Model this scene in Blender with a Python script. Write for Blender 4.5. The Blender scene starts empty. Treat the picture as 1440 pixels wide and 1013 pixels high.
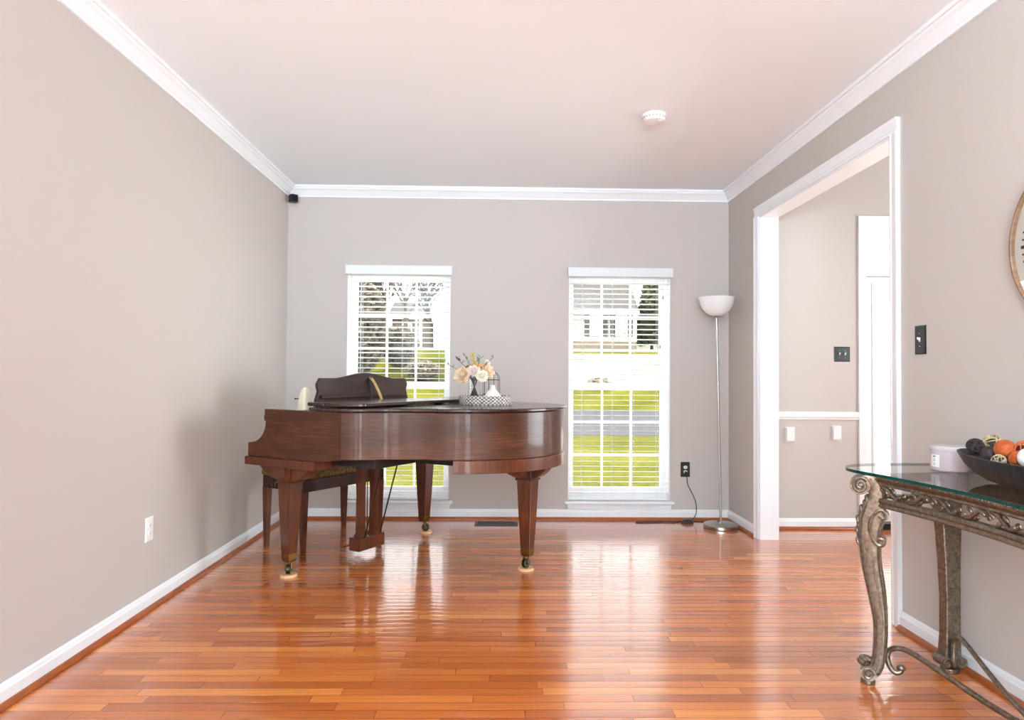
import bpy, bmesh, math, random
from mathutils import Vector, Matrix, noise
C = bpy.context.scene.collection
sc = bpy.context.scene
PI = math.pi
rnd = random.Random(7)

# ------------------------------------------------------------------ camera
CAMZ = 1.21
yaw, pitch, roll = .0203, .0227, .0076
cyaw, syaw = math.cos(yaw), math.sin(yaw)
f_ = Vector((syaw*math.cos(pitch), cyaw*math.cos(pitch), math.sin(pitch)))
r_ = Vector((cyaw, -syaw, 0)); u_ = r_.cross(f_)
r2 = r_*math.cos(roll) + u_*math.sin(roll)
u2 = u_*math.cos(roll) - r_*math.sin(roll)
cam_d = bpy.data.cameras.new('camera'); cam = bpy.data.objects.new('camera', cam_d); C.objects.link(cam)
M = Matrix((r2, u2, -f_)).transposed().to_4x4(); M.translation = Vector((0, 0, CAMZ))
cam.matrix_world = M
cam_d.sensor_width = 36; cam_d.sensor_fit = 'HORIZONTAL'; cam_d.lens = 950/1440*36
cam_d.clip_start = .05; cam_d.clip_end = 500
sc.camera = cam

# ------------------------------------------------------------------ light
sc.view_settings.view_transform = 'Standard'; sc.view_settings.look = 'None'
sc.view_settings.gamma = 1; sc.view_settings.use_curve_mapping = False
sc.view_settings.exposure = 0.13
w = bpy.data.worlds.new('sky'); sc.world = w; w.use_nodes = True
bg = w.node_tree.nodes['Background']
bg.inputs['Color'].default_value = (.97, .985, 1, 1); bg.inputs['Strength'].default_value = 3.4
def lamp(name, kind, loc, energy, color=(1, 1, 1), rot=(0, 0, 0), size=None, size_y=None, angle=None):
    d = bpy.data.lights.new(name, kind); d.energy = energy; d.color = color
    if size is not None:
        if kind == 'AREA':
            d.size = size
            if size_y: d.shape = 'RECTANGLE'; d.size_y = size_y
        else: d.shadow_soft_size = size
    if angle: d.angle = angle
    o = bpy.data.objects.new(name, d); C.objects.link(o); o.location = loc; o.rotation_euler = rot
    return o
sun = lamp('sun', 'SUN', (0, -20, 30), 9.0, (1, .96, .88), angle=.02)
sun.rotation_euler = Vector((.62, .48, -.62)).to_track_quat('-Z', 'Y').to_euler()
# unseen fill lights added behind the camera, at the rear wall openings
for rx, e in ((-.85, 15), (1.05, 50)): lamp('rear_fill_light', 'AREA', (rx, -6.18, 1.10), e, (.9, .975, 1), (PI/2, 0, 0), .85, 2.0)
# added fill lights without fixtures: one aimed at the ceiling, the rest in the foyer
lamp('ceiling_bounce_fill', 'AREA', (-.45, -3.2, 1.5), 1400, (.58, .83, 1), (3.05, 0, 0), 1.4, 1.4)
lamp('foyer_high_fill', 'POINT', (3.5, 3.0, 4.3), 50, (.86, .96, 1), size=.25)  # unseen fill for the upper foyer, added without a fixture
lamp('foyer_low_fill', 'POINT', (4.2, 3.8, 1.6), 95, (.86, .96, 1), size=.3)  # unseen fill added low in the foyer, spilling through the opening
lamp('foyer_side_fill', 'AREA', (4.57, 3.7, 1.55), 26, (.86, .96, 1), (PI/2, 0, PI/2), 2.0, 2.4).data.spread = 1.15  # added fill for the left wall; the foyer side wall has no window

# ------------------------------------------------------------------ materials
def srgb(r, g, b):
    f = lambda c: (c/255/12.92 if c/255 <= .04045 else ((c/255+.055)/1.055)**2.4)
    return (f(r), f(g), f(b), 1)
class NT:
    def __init__(s, name):
        s.m = bpy.data.materials.new(name); s.m.use_nodes = True; s.t = s.m.node_tree
        s.p = s.t.nodes['Principled BSDF']; s.out = s.t.nodes['Material Output']
    def n(s, typ, **kw):
        x = s.t.nodes.new(typ)
        for k, v in kw.items(): setattr(x, k, v)
        return x
    def l(s, a, b): s.t.links.new(a, b)
    def math(s, op, a, b=None, c=None):
        x = s.n('ShaderNodeMath', operation=op)
        for i, v in enumerate((a, b, c)):
            if v is None: continue
            if isinstance(v, (int, float)): x.inputs[i].default_value = v
            else: s.l(v, x.inputs[i])
        return x.outputs[0]
    def coord(s, scale=(1, 1, 1), out='Object'):
        tc = s.n('ShaderNodeTexCoord'); mp = s.n('ShaderNodeMapping'); s.l(tc.outputs[out], mp.inputs[0])
        mp.inputs['Scale'].default_value = scale
        return mp.outputs[0]
    def noise(s, vec, scale=5, detail=3, rough=.5):
        x = s.n('ShaderNodeTexNoise'); s.l(vec, x.inputs['Vector'])
        x.inputs['Scale'].default_value = scale; x.inputs['Detail'].default_value = detail; x.inputs['Roughness'].default_value = rough
        return x.outputs['Fac']
    def ramp(s, fac, stops):
        x = s.n('ShaderNodeValToRGB'); s.l(fac, x.inputs[0]); e = x.color_ramp.elements
        while len(e) > 1: e.remove(e[-1])
        e[0].position = stops[0][0]; e[0].color = stops[0][1]
        for p, c in stops[1:]:
            q = e.new(p); q.color = c
        return x.outputs[0]
    def bump(s, h, strength=.2, dist=.01):
        x = s.n('ShaderNodeBump'); x.inputs['Strength'].default_value = strength; x.inputs['Distance'].default_value = dist
        s.l(h, x.inputs['Height']); s.l(x.outputs[0], s.p.inputs['Normal'])
        return x.outputs[0]
    def set(s, **kw):
        for k, v in kw.items(): s.p.inputs[k.replace('_', ' ')].default_value = v
        return s
def plain(name, col, rough=.5, metal=0, var=.04, scale=30, bump=0, coat=0, spec=.5):
    t = NT(name); v = t.coord()
    f = t.noise(v, scale, 3)
    a = tuple(max(0, c*(1-var)) for c in col[:3])+(1,); b = tuple(min(1, c*(1+var)) for c in col[:3])+(1,)
    t.l(t.ramp(f, [(.3, a), (.7, b)]), t.p.inputs['Base Color'])
    t.set(Roughness=rough, Metallic=metal, Coat_Weight=coat, Specular_IOR_Level=spec)
    if bump: t.bump(f, bump, .002)
    return t.m
WALLC = srgb(198, 188, 181)
def wall_mat(name, col):
    t = NT(name); v = t.coord()
    f = t.noise(v, 240, 2)
    a = tuple(c*.985 for c in col[:3])+(1,)
    t.l(t.ramp(f, [(.3, a), (.7, col)]), t.p.inputs['Base Color']); t.set(Roughness=.62, Specular_IOR_Level=.3)
    t.bump(f, .12, .001)
    return t.m
m_wall = wall_mat('wall_paint', WALLC)
m_ceil = wall_mat('ceiling_paint', srgb(246, 250, 252))
m_white = plain('white_trim_paint', srgb(243, 243, 244), .35, var=.01, scale=6)
m_blind = plain('white_blind_slats', srgb(252, 251, 250), .45, var=.01)
m_valance = plain('pale_grey_white_valance', srgb(228, 229, 231), .45, var=.01)
m_vinyl = plain('white_window_vinyl', srgb(252, 251, 251), .35, var=.01)
m_black = plain('black_satin', srgb(24, 24, 25), .35, var=.1)
m_blackmetal = plain('black_wire_metal', srgb(30, 30, 32), .4, .6, var=.1)
m_plastic = plain('white_plastic', srgb(240, 238, 235), .35, var=.01)
m_shoe = plain('stained_shoe_moulding', srgb(150, 74, 30), .3, var=.18, scale=12)
m_brass = plain('aged_brass', srgb(118, 86, 42), .35, .9, var=.2, scale=60)
m_darkbrass = plain('dark_caster_metal', srgb(58, 48, 32), .3, .8, var=.3, scale=80)
m_steel = plain('brushed_nickel', srgb(178, 174, 168), .28, 1, var=.06, scale=40)
m_cord = plain('black_cord', srgb(26, 24, 24), .5)

def floor_mat():
    t = NT('oak_strip_floor')
    tc = t.n('ShaderNodeTexCoord'); sx = t.n('ShaderNodeSeparateXYZ'); t.l(tc.outputs['Object'], sx.inputs[0])
    X, Y = sx.outputs[0], sx.outputs[1]
    yy = t.math('DIVIDE', t.math('ADD', Y, 10), .0572)
    row = t.math('FLOOR', yy); fy = t.math('FRACT', yy)
    wn = t.n('ShaderNodeTexWhiteNoise', noise_dimensions='1D'); t.l(row, wn.inputs['W'])
    r1 = wn.outputs['Value']
    wn2 = t.n('ShaderNodeTexWhiteNoise', noise_dimensions='1D'); t.l(t.math('ADD', row, 517.3), wn2.inputs['W'])
    L = t.math('ADD', t.math('MULTIPLY', wn2.outputs['Value'], .55), .42)
    xx = t.math('DIVIDE', t.math('ADD', t.math('ADD', X, 20), t.math('MULTIPLY', r1, 7)), L)
    col = t.math('FLOOR', xx); fx = t.math('FRACT', xx)
    cb = t.n('ShaderNodeCombineXYZ'); t.l(row, cb.inputs[0]); t.l(col, cb.inputs[1])
    wp = t.n('ShaderNodeTexWhiteNoise', noise_dimensions='3D'); t.l(cb.outputs[0], wp.inputs['Vector'])
    pv = wp.outputs['Value']
    # grain along the boards, shifted per board
    cg = t.n('ShaderNodeCombineXYZ')
    t.l(t.math('ADD', t.math('MULTIPLY', X, 2.2), t.math('MULTIPLY', pv, 40)), cg.inputs[0])
    t.l(t.math('MULTIPLY', Y, 42), cg.inputs[1]); t.l(t.math('MULTIPLY', pv, 9), cg.inputs[2])
    g = t.noise(cg.outputs[0], 1.6, 5, .62)
    wv = t.n('ShaderNodeTexWave', wave_type='BANDS', bands_direction='Y'); t.l(cg.outputs[0], wv.inputs['Vector'])
    wv.inputs['Scale'].default_value = .55; wv.inputs['Distortion'].default_value = 7; wv.inputs['Detail'].default_value = 3; wv.inputs['Detail Scale'].default_value = .7
    base = t.ramp(pv, [(0, srgb(176, 89, 38)), (.3, srgb(193, 101, 44)), (.65, srgb(204, 110, 48)), (.9, srgb(215, 121, 54)), (1, srgb(228, 138, 66))])
    gr = t.ramp(t.math('ADD', t.math('MULTIPLY', g, .7), t.math('MULTIPLY', wv.outputs['Fac'], .3)), [(.25, (.74, .70, .66, 1)), (.5, (.95, .95, .95, 1)), (.72, (1.08, 1.08, 1.08, 1))])
    mx = t.n('ShaderNodeMix', data_type='RGBA', blend_type='MULTIPLY'); mx.inputs['Factor'].default_value = 1
    t.l(base, mx.inputs['A']); t.l(gr, mx.inputs['B'])
    ey = t.math('MINIMUM', fy, t.math('SUBTRACT', 1, fy))
    gy = t.math('LESS_THAN', ey, .02)
    ex = t.math('MULTIPLY', t.math('MINIMUM', fx, t.math('SUBTRACT', 1, fx)), L)
    gx = t.math('LESS_THAN', ex, .0009)
    gap = t.math('MAXIMUM', gy, gx)
    m2 = t.n('ShaderNodeMix', data_type='RGBA'); t.l(t.math('MULTIPLY', gap, .75), m2.inputs['Factor'])
    t.l(mx.outputs['Result'], m2.inputs['A']); m2.inputs['B'].default_value = srgb(74, 34, 16)
    t.l(m2.outputs['Result'], t.p.inputs['Base Color'])
    t.set(Roughness=.26, Specular_IOR_Level=.5, Coat_Weight=1, Coat_Roughness=.06, Coat_IOR=1.5)
    # slight cupping of each strip plus grain gives the stretched glints
    cup = t.math('POWER', t.math('SUBTRACT', 1, t.math('MULTIPLY', ey, 2)), 3)
    h = t.math('SUBTRACT', t.math('MULTIPLY', g, .12), t.math('ADD', t.math('MULTIPLY', cup, .5), t.math('MULTIPLY', pv, .15)))
    nb = t.bump(h, .45, .002); t.l(nb, t.p.inputs['Coat Normal'])
    return t.m
m_floor = floor_mat()

def wood(name, dark, mid, light, grain=(3, 3, 60), rough=.28, coat=.5):
    t = NT(name); v = t.coord(grain)
    g = t.noise(v, 1.5, 6, .65); v2 = t.coord((1, 1, 6)); g2 = t.noise(v2, 1.3, 3)
    f = t.math('ADD', t.math('MULTIPLY', g, .65), t.math('MULTIPLY', g2, .35))
    t.l(t.ramp(f, [(.3, dark), (.5, mid), (.68, light)]), t.p.inputs['Base Color'])
    t.set(Roughness=rough, Coat_Weight=coat, Coat_Roughness=.05, Specular_IOR_Level=.25)
    t.bump(g, .04, .001)
    return t.m
m_mahog = wood('mahogany_case', srgb(44, 21, 11), srgb(72, 37, 20), srgb(102, 58, 34), (5, 5, 90), .32, .3)
m_leg = wood('mahogany_legs', srgb(52, 22, 10), srgb(84, 38, 18), srgb(112, 56, 28), (50, 50, 3))
m_lid = wood('dark_piano_lid', srgb(34, 20, 17), srgb(52, 31, 27), srgb(72, 46, 40), (40, 3, 3), .25, .5)
m_desk = wood('dark_desk_wood', srgb(40, 26, 22), srgb(58, 39, 33), srgb(76, 54, 45), (3, 3, 50), .4, .2)
m_under = plain('dark_underside', srgb(30, 20, 17), .7, var=.2)
m_tan = wood('tan_strut_wood', srgb(150, 116, 70), srgb(178, 144, 94), srgb(196, 164, 114), (30, 30, 4), .5, 0)
m_ivory = plain('ivory_keys', srgb(236, 230, 214), .3, var=.02)
m_cup = plain('pale_wood_cup', srgb(208, 158, 112), .5, var=.12, scale=20)

def silver():
    t = NT('antique_silver_gilt'); v = t.coord()
    f = t.noise(v, 70, 6, .7); f2 = t.noise(v, 150, 3)
    t.l(t.ramp(f, [(.28, srgb(60, 46, 37)), (.44, srgb(110, 93, 78)), (.6, srgb(134, 118, 101)), (.75, srgb(164, 150, 132))]), t.p.inputs['Base Color'])
    t.set(Metallic=.75, Roughness=.34); t.bump(f2, .25, .002)
    return t.m
m_silver = silver()

def thin_glass(name, tint, ior=1.45, rough=0.0):
    t = NT(name); t.t.nodes.remove(t.p)
    tr = t.n('ShaderNodeBsdfTransparent'); tr.inputs[0].default_value = tint
    gl = t.n('ShaderNodeBsdfGlossy'); gl.inputs['Roughness'].default_value = rough
    fr = t.n('ShaderNodeFresnel'); fr.inputs[0].default_value = ior
    ge = t.n('ShaderNodeNewGeometry'); fac = t.math('MULTIPLY', fr.outputs[0], t.math('SUBTRACT', 1, ge.outputs['Backfacing']))   # a thin sheet: only the entry face reflects
    mx = t.n('ShaderNodeMixShader'); t.l(fac, mx.inputs[0]); t.l(tr.outputs[0], mx.inputs[1]); t.l(gl.outputs[0], mx.inputs[2])
    t.l(mx.outputs[0], t.out.inputs[0])
    return t.m
m_pane = thin_glass('window_glass', (.985, .99, .99, 1))
m_tabglass = thin_glass('table_glass', (.90, .95, .94, 1), 1.6)
m_vase = thin_glass('clear_vase_glass', (.985, .99, .99, 1), 1.45)
m_edge = plain('green_glass_edge', srgb(10, 62, 56), .12, var=.25, scale=20)

# ------------------------------------------------------------------ mesh helpers
def box(bm, x0, x1, y0, y1, z0, z1):
    vs = [bm.verts.new(p) for p in ((x0,y0,z0),(x1,y0,z0),(x1,y1,z0),(x0,y1,z0),(x0,y0,z1),(x1,y0,z1),(x1,y1,z1),(x0,y1,z1))]
    for f in ((0,3,2,1),(4,5,6,7),(0,1,5,4),(1,2,6,5),(2,3,7,6),(3,0,4,7)): bm.faces.new([vs[i] for i in f])
def prism(bm, poly, d0, d1, axis='z'):
    """polygon extruded along an axis; poly coordinates are the two other axes in order"""
    def P(a, b, d): return (a, b, d) if axis == 'z' else ((a, d, b) if axis == 'y' else (d, a, b))
    n = len(poly)
    A = [bm.verts.new(P(a, b, d0)) for a, b in poly]; B = [bm.verts.new(P(a, b, d1)) for a, b in poly]
    bm.faces.new(A); bm.faces.new(B[::-1])
    for i in range(n): bm.faces.new((A[i], B[i], B[(i+1) % n], A[(i+1) % n]))
def loft(bm, rings, cap=True, closed=True):
    R = [[bm.verts.new(p) for p in r] for r in rings]; n = len(R[0])
    for a, b in zip(R, R[1:]):
        for i in range(n if closed else n-1):
            j = (i+1) % n; bm.faces.new((a[i], a[j], b[j], b[i]))
    if cap and closed: bm.faces.new(R[0][::-1]); bm.faces.new(R[-1])
def lathe(bm, prof, n=32, c=(0, 0, 0), cap=False):
    rings = [[(c[0]+r*math.cos(2*PI*k/n), c[1]+r*math.sin(2*PI*k/n), c[2]+z) for k in range(n)] for r, z in prof]
    loft(bm, rings, cap=cap)
def tube(bm, pts, r, n=8, cap=True):
    pts = [Vector(p) for p in pts]; rs = r if isinstance(r, (list, tuple)) else [r]*len(pts)
    rings = []; up = None
    for i, p in enumerate(pts):
        a = pts[max(i-1, 0)]; b = pts[min(i+1, len(pts)-1)]; t = (b-a)
        if t.length < 1e-9: t = Vector((0, 0, 1))
        t.normalize()
        if up is None:
            up = Vector((0, 0, 1)) if abs(t.z) < .9 else Vector((1, 0, 0))
        s = t.cross(up)
        if s.length < 1e-6: s = t.cross(Vector((0, 1, 0)))
        s.normalize(); up = s.cross(t)
        rings.append([p + (s*math.cos(2*PI*k/n) + up*math.sin(2*PI*k/n))*rs[i] for k in range(n)])
    loft(bm, rings, cap=cap)
def ball(bm, c, r, sx=1, sy=1, sz=1, u=16, v=10, rot=None):
    mt = Matrix.Translation(Vector(c)) @ (rot or Matrix()) @ Matrix.Diagonal((r*sx, r*sy, r*sz, 1))
    bmesh.ops.create_uvsphere(bm, u_segments=u, v_segments=v, radius=1, matrix=mt)
def cyl(bm, c, r, h, axis='z', n=24):
    rot = {'z': Matrix(), 'y': Matrix.Rotation(PI/2, 4, 'X'), 'x': Matrix.Rotation(PI/2, 4, 'Y')}[axis]
    bmesh.ops.create_cone(bm, cap_ends=True, segments=n, radius1=r, radius2=r, depth=h, matrix=Matrix.Translation(Vector(c)) @ rot)
def spline(P, k=6, closed=False):
    P = [Vector(p) for p in P]; n = len(P); out = []
    for i in range(n if closed else n-1):
        g = lambda j: P[j % n] if closed else P[min(max(j, 0), n-1)]
        a, b, c, d = g(i-1), g(i), g(i+1), g(i+2)
        for s in range(k):
            t = s/k; out.append(.5*((2*b)+(c-a)*t+(2*a-5*b+4*c-d)*t*t+(3*b-a-3*c+d)*t**3))
    if not closed: out.append(P[-1])
    return out
def obj(name, bm, mat, parent=None, smooth=False, bevel=0, seg=2, kind=None, angle=40):
    bmesh.ops.recalc_face_normals(bm, faces=bm.faces)
    me = bpy.data.meshes.new(name); bm.to_mesh(me); bm.free()
    if isinstance(mat, (list, tuple)):
        for m in mat: me.materials.append(m)
    else: me.materials.append(mat)
    o = bpy.data.objects.new(name, me); C.objects.link(o)
    if parent: o.parent = parent
    if kind: o['kind'] = kind
    if smooth:
        me.polygons.foreach_set('use_smooth', [True]*len(me.polygons))
        try: me.set_sharp_from_angle(angle=math.radians(angle))
        except Exception: pass
    if bevel:
        b = o.modifiers.new('bevel', 'BEVEL'); b.width = bevel; b.segments = seg; b.limit_method = 'ANGLE'; b.angle_limit = math.radians(35)
    return o
def new(): return bmesh.new()
def bx(name, dims, mat, parent=None, bevel=0, kind=None):
    bm = new(); box(bm, *dims); return obj(name, bm, mat, parent, bevel=bevel, kind=kind)
def tag(o, label, cat, group=None):
    o['label'] = label; o['category'] = cat
    if group: o['group'] = group
    return o
def thing(name, label, cat, loc=(0, 0, 0), rotz=0, group=None):
    o = bpy.data.objects.new(name, None); C.objects.link(o); o.empty_display_size = .1
    o.location = loc; o.rotation_euler = (0, 0, rotz)
    return tag(o, label, cat, group)
def empty_struct(name, loc=(0, 0, 0)):
    o = bpy.data.objects.new(name, None); C.objects.link(o); o.location = loc; o['kind'] = 'structure'; return o
S = 'structure'

# ------------------------------------------------------------------ room shell
XL, XR, D, H = -1.782, 1.961, 5.709, 2.79
XF, DF, HF, XE = 2.09, 5.38, 5.2, 4.6          # foyer: inner face of shared wall, front wall, ceiling, far side
WIN = ((-1.276, -.407), (.594, 1.460)); WZ0, WZ1 = .155, 2.10
OY0, OY1, OZ = 3.32, 5.03, 2.425               # cased opening
YR = -6.3
bx('floor', (XL-.2, XE+.2, YR-.2, D+.25, -.12, 0), m_floor, kind=S)
bx('ceiling', (XL-.2, XF, YR-.2, D+.25, H, H+.15), m_ceil, kind=S)
bx('ceiling_foyer', (XF-.13, XE+.2, .5, DF+.3, HF, HF+.15), m_ceil, kind=S)
bx('wall_left', (XL-.2, XL, YR-.2, D+.25, 0, H), m_wall, kind=S)
bm = new()
xs = [XL-.02, WIN[0][0], WIN[0][1], WIN[1][0], WIN[1][1], XF]
for i in range(5):
    if i in (1, 3):
        box(bm, xs[i], xs[i+1], D, D+.24, 0, WZ0); box(bm, xs[i], xs[i+1], D, D+.24, WZ1, H)
    else: box(bm, xs[i], xs[i+1], D, D+.24, 0, H)
obj('wall_back', bm, m_wall, kind=S)
bm = new()
box(bm, XR, XF, OY1, D+.02, 0, H); box(bm, XR, XF, OY0, OY1, OZ, H); box(bm, XR, XF, YR-.1, OY0, 0, H)
box(bm, XR, XF, .5, DF+.3, H, HF)
obj('wall_right', bm, m_wall, kind=S)
bm = new()
for a, b in ((XL-.02, -1.28), (-.42, .62), (1.48, XF)): box(bm, a, b, YR-.2, YR, 0, H)
for a, b in ((-1.28, -.42), (.62, 1.48)): box(bm, a, b, YR-.2, YR, 2.14, H)
obj('wall_rear', bm, m_wall, kind=S)
DX0, DX1, DZ = 2.945, 3.90, 2.47               # front door hole with transom
bm = new()
box(bm, XF-.02, DX0, DF, DF+.16, 0, HF); box(bm, DX1, XE+.2, DF, DF+.16, 0, HF); box(bm, DX0, DX1, DF, DF+.16, DZ, HF)
obj('wall_foyer_front', bm, m_wall, kind=S)
bx('wall_foyer_right', (XE, XE+.2, .5, DF+.3, 0, HF), m_wall, kind=S)
bx('wall_foyer_rear', (XF-.02, XE+.2, .3, .5, 0, HF), m_wall, kind=S)

# crown moulding, baseboards, shoe moulding
crown = [(0, .088), (.012, .088), (.013, .074), (.02, .068), (.03, .055), (.044, .038), (.058, .028), (.06, .018), (.072, .017), (.074, 0), (0, 0)]
def run_x(bm, prof, x0, x1, y, sgn, z, up=-1):    # along X on a wall facing sgn*Y
    prism(bm, [(y+sgn*p, z+up*q) for p, q in prof], x0, x1, 'x')
def run_y(bm, prof, y0, y1, x, sgn, z, up=-1):
    prism(bm, [(x+sgn*p, z+up*q) for p, q in prof], y0, y1, 'y')
def trim(name, mat, fn, *a):
    bm = new(); fn(bm, *a); return obj(name, bm, mat, kind=S)
trim('trim_1', m_white, run_y, crown, YR, D, XL, 1, H)
trim('trim_2', m_white, run_x, crown, XL, XR, D, -1, H)
trim('trim_3', m_white, run_y, crown, YR, D, XR, -1, H)
base = [(0, 0), (.014, 0), (.014, .062), (.011, .068), (.009, .078), (.005, .086), (0, .086)]
shoe = [(0, 0), (.034, 0), (.034, .006), (.030, .014), (.023, .02), (.015, .022), (0, .022)]
def base_set(side, fn, *a):
    bm = new(); fn(bm, base, *a, 0, 1); obj('baseboard_'+side, bm, m_white, kind=S)
global_n = [4]
def shoe_set(fn, *a):
    bm = new(); fn(bm, shoe, *a, 0, 1); obj('trim_%d' % global_n[0], bm, m_shoe, kind=S); global_n[0] += 1
base_set('left', run_y, YR, D, XL, 1); shoe_set(run_y, YR, D, XL, 1)
base_set('back', run_x, XL, XR, D, -1); shoe_set(run_x, XL, XR, D, -1)
base_set('right_far', run_y, OY1+.072, D, XR, -1); shoe_set(run_y, OY1+.078, D, XR, -1)
base_set('right_near', run_y, YR, OY0-.072, XR, -1); shoe_set(run_y, YR, OY0-.072, XR, -1)
base_set('foyer', run_x, XF, 2.893, DF, -1); shoe_set(run_x, XF, 2.893, DF, -1)
# cased opening
bm = new()
for ya, yb in ((OY0-.07, OY0), (OY1, OY1+.07)):
    s = 1 if ya < OY0 else -1; o_ = ya if s == 1 else yb
    pf = [(0, 0), (0, .022), (.012, .022), (.02, .016), (.05, .013), (.058, .017), (.07, .012), (.07, 0)]
    prism(bm, [(XR-q, o_+s*p) for p, q in pf], 0, OZ)
pf = [(0, 0), (0, .022), (.012, .022), (.02, .016), (.05, .013), (.058, .017), (.07, .012), (.07, 0)]
prism(bm, [(XR-q, OZ+.07-p) for p, q in pf], OY0-.07, OY1+.07, 'y')
for ya, yb in ((OY0-.07, OY0), (OY1, OY1+.07)): box(bm, XF, XF+.016, ya, yb, 0, OZ)
box(bm, XF, XF+.016, OY0-.07, OY1+.07, OZ, OZ+.07)
box(bm, XR-.004, XF+.004, OY0, OY0+.016, 0, OZ); box(bm, XR-.004, XF+.004, OY1-.016, OY1, 0, OZ); box(bm, XR-.004, XF+.004, OY0+.016, OY1-.016, OZ-.016, OZ)
obj('trim_%d' % global_n[0], bm, m_white, kind=S); global_n[0] += 1
# foyer chair rail
rail = [(0, 0), (.012, 0), (.014, .012), (.022, .022), (.024, .045), (.016, .052), (.012, .062), (0, .062)]
bm = new(); prism(bm, [(DF-p, .874+q) for p, q in rail], XF, 2.9, 'x'); obj('trim_%d' % global_n[0], bm, m_white, kind=S); global_n[0] += 1

# front door with transom
dr = empty_struct('door_1')
bm = new()
for x0, x1 in ((DX0-.05, DX0+.012), (DX1-.012, DX1+.05)): box(bm, x0, x1, DF-.02, DF+.14, 0, DZ-.03)
box(bm, DX0-.05, DX1+.05, DF-.02, DF+.14, DZ-.03, DZ+.05); box(bm, DX0+.012, DX1-.012, DF+.002, DF+.138, 2.035, 2.13)
obj('door_frame', bm, m_white, dr, bevel=.003)
bm = new()
gx = (3.045, 3.80); gz = (.33, 1.965)
box(bm, DX0+.015, gx[0], DF+.03, DF+.075, .055, 2.03); box(bm, gx[1], DX1-.015, DF+.03, DF+.075, .055, 2.03)
box(bm, gx[0], gx[1], DF+.03, DF+.075, .055, gz[0]); box(bm, gx[0], gx[1], DF+.03, DF+.075, gz[1], 2.03)
for e0, e1 in ((gx[0]-.02, gx[0]), (gx[1], gx[1]+.02)): box(bm, e0, e1, DF+.02, DF+.03, gz[0]-.02, gz[1]+.02)
box(bm, gx[0], gx[1], DF+.02, DF+.03, gz[1], gz[1]+.02)
obj('door_panel', bm, m_white, dr, bevel=.003)
bm = new()
for z in (.66, .987, 1.315, 1.646): box(bm, gx[0], gx[1], DF+.04, DF+.062, z-.008, z+.008)
for x in (3.297, 3.548): box(bm, x-.008, x+.008, DF+.041, DF+.061, gz[0], gz[1])
obj('muntins', bm, m_white, dr)
fg = NT('blown_out_door_glass'); fg.t.nodes.remove(fg.p)  # translucent white stands in for overexposed daylight in the door glass
a_ = fg.n('ShaderNodeBsdfTranslucent'); a_.inputs[0].default_value = (.97, .98, .98, 1); b_ = fg.n('ShaderNodeBsdfGlossy'); b_.inputs['Roughness'].default_value = .25
c_ = fg.n('ShaderNodeMixShader'); c_.inputs[0].default_value = .06; fg.l(a_.outputs[0], c_.inputs[1]); fg.l(b_.outputs[0], c_.inputs[2]); fg.l(c_.outputs[0], fg.out.inputs[0])
bm = new(); v_ = [bm.verts.new(p) for p in ((gx[0], DF+.052, gz[0]), (gx[1], DF+.052, gz[0]), (gx[1], DF+.052, gz[1]), (gx[0], DF+.052, gz[1]))]; bm.faces.new(v_)
obj('door_pane', bm, fg.m, dr)
bx('transom_pane', (DX0+.01, DX1-.01, DF+.05, DF+.054, 2.13, DZ-.03), m_pane, dr)
bx('threshold', (DX0+.012, DX1-.012, DF-.03, DF+.14, 0, .05), m_black, dr, bevel=.004)

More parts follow.
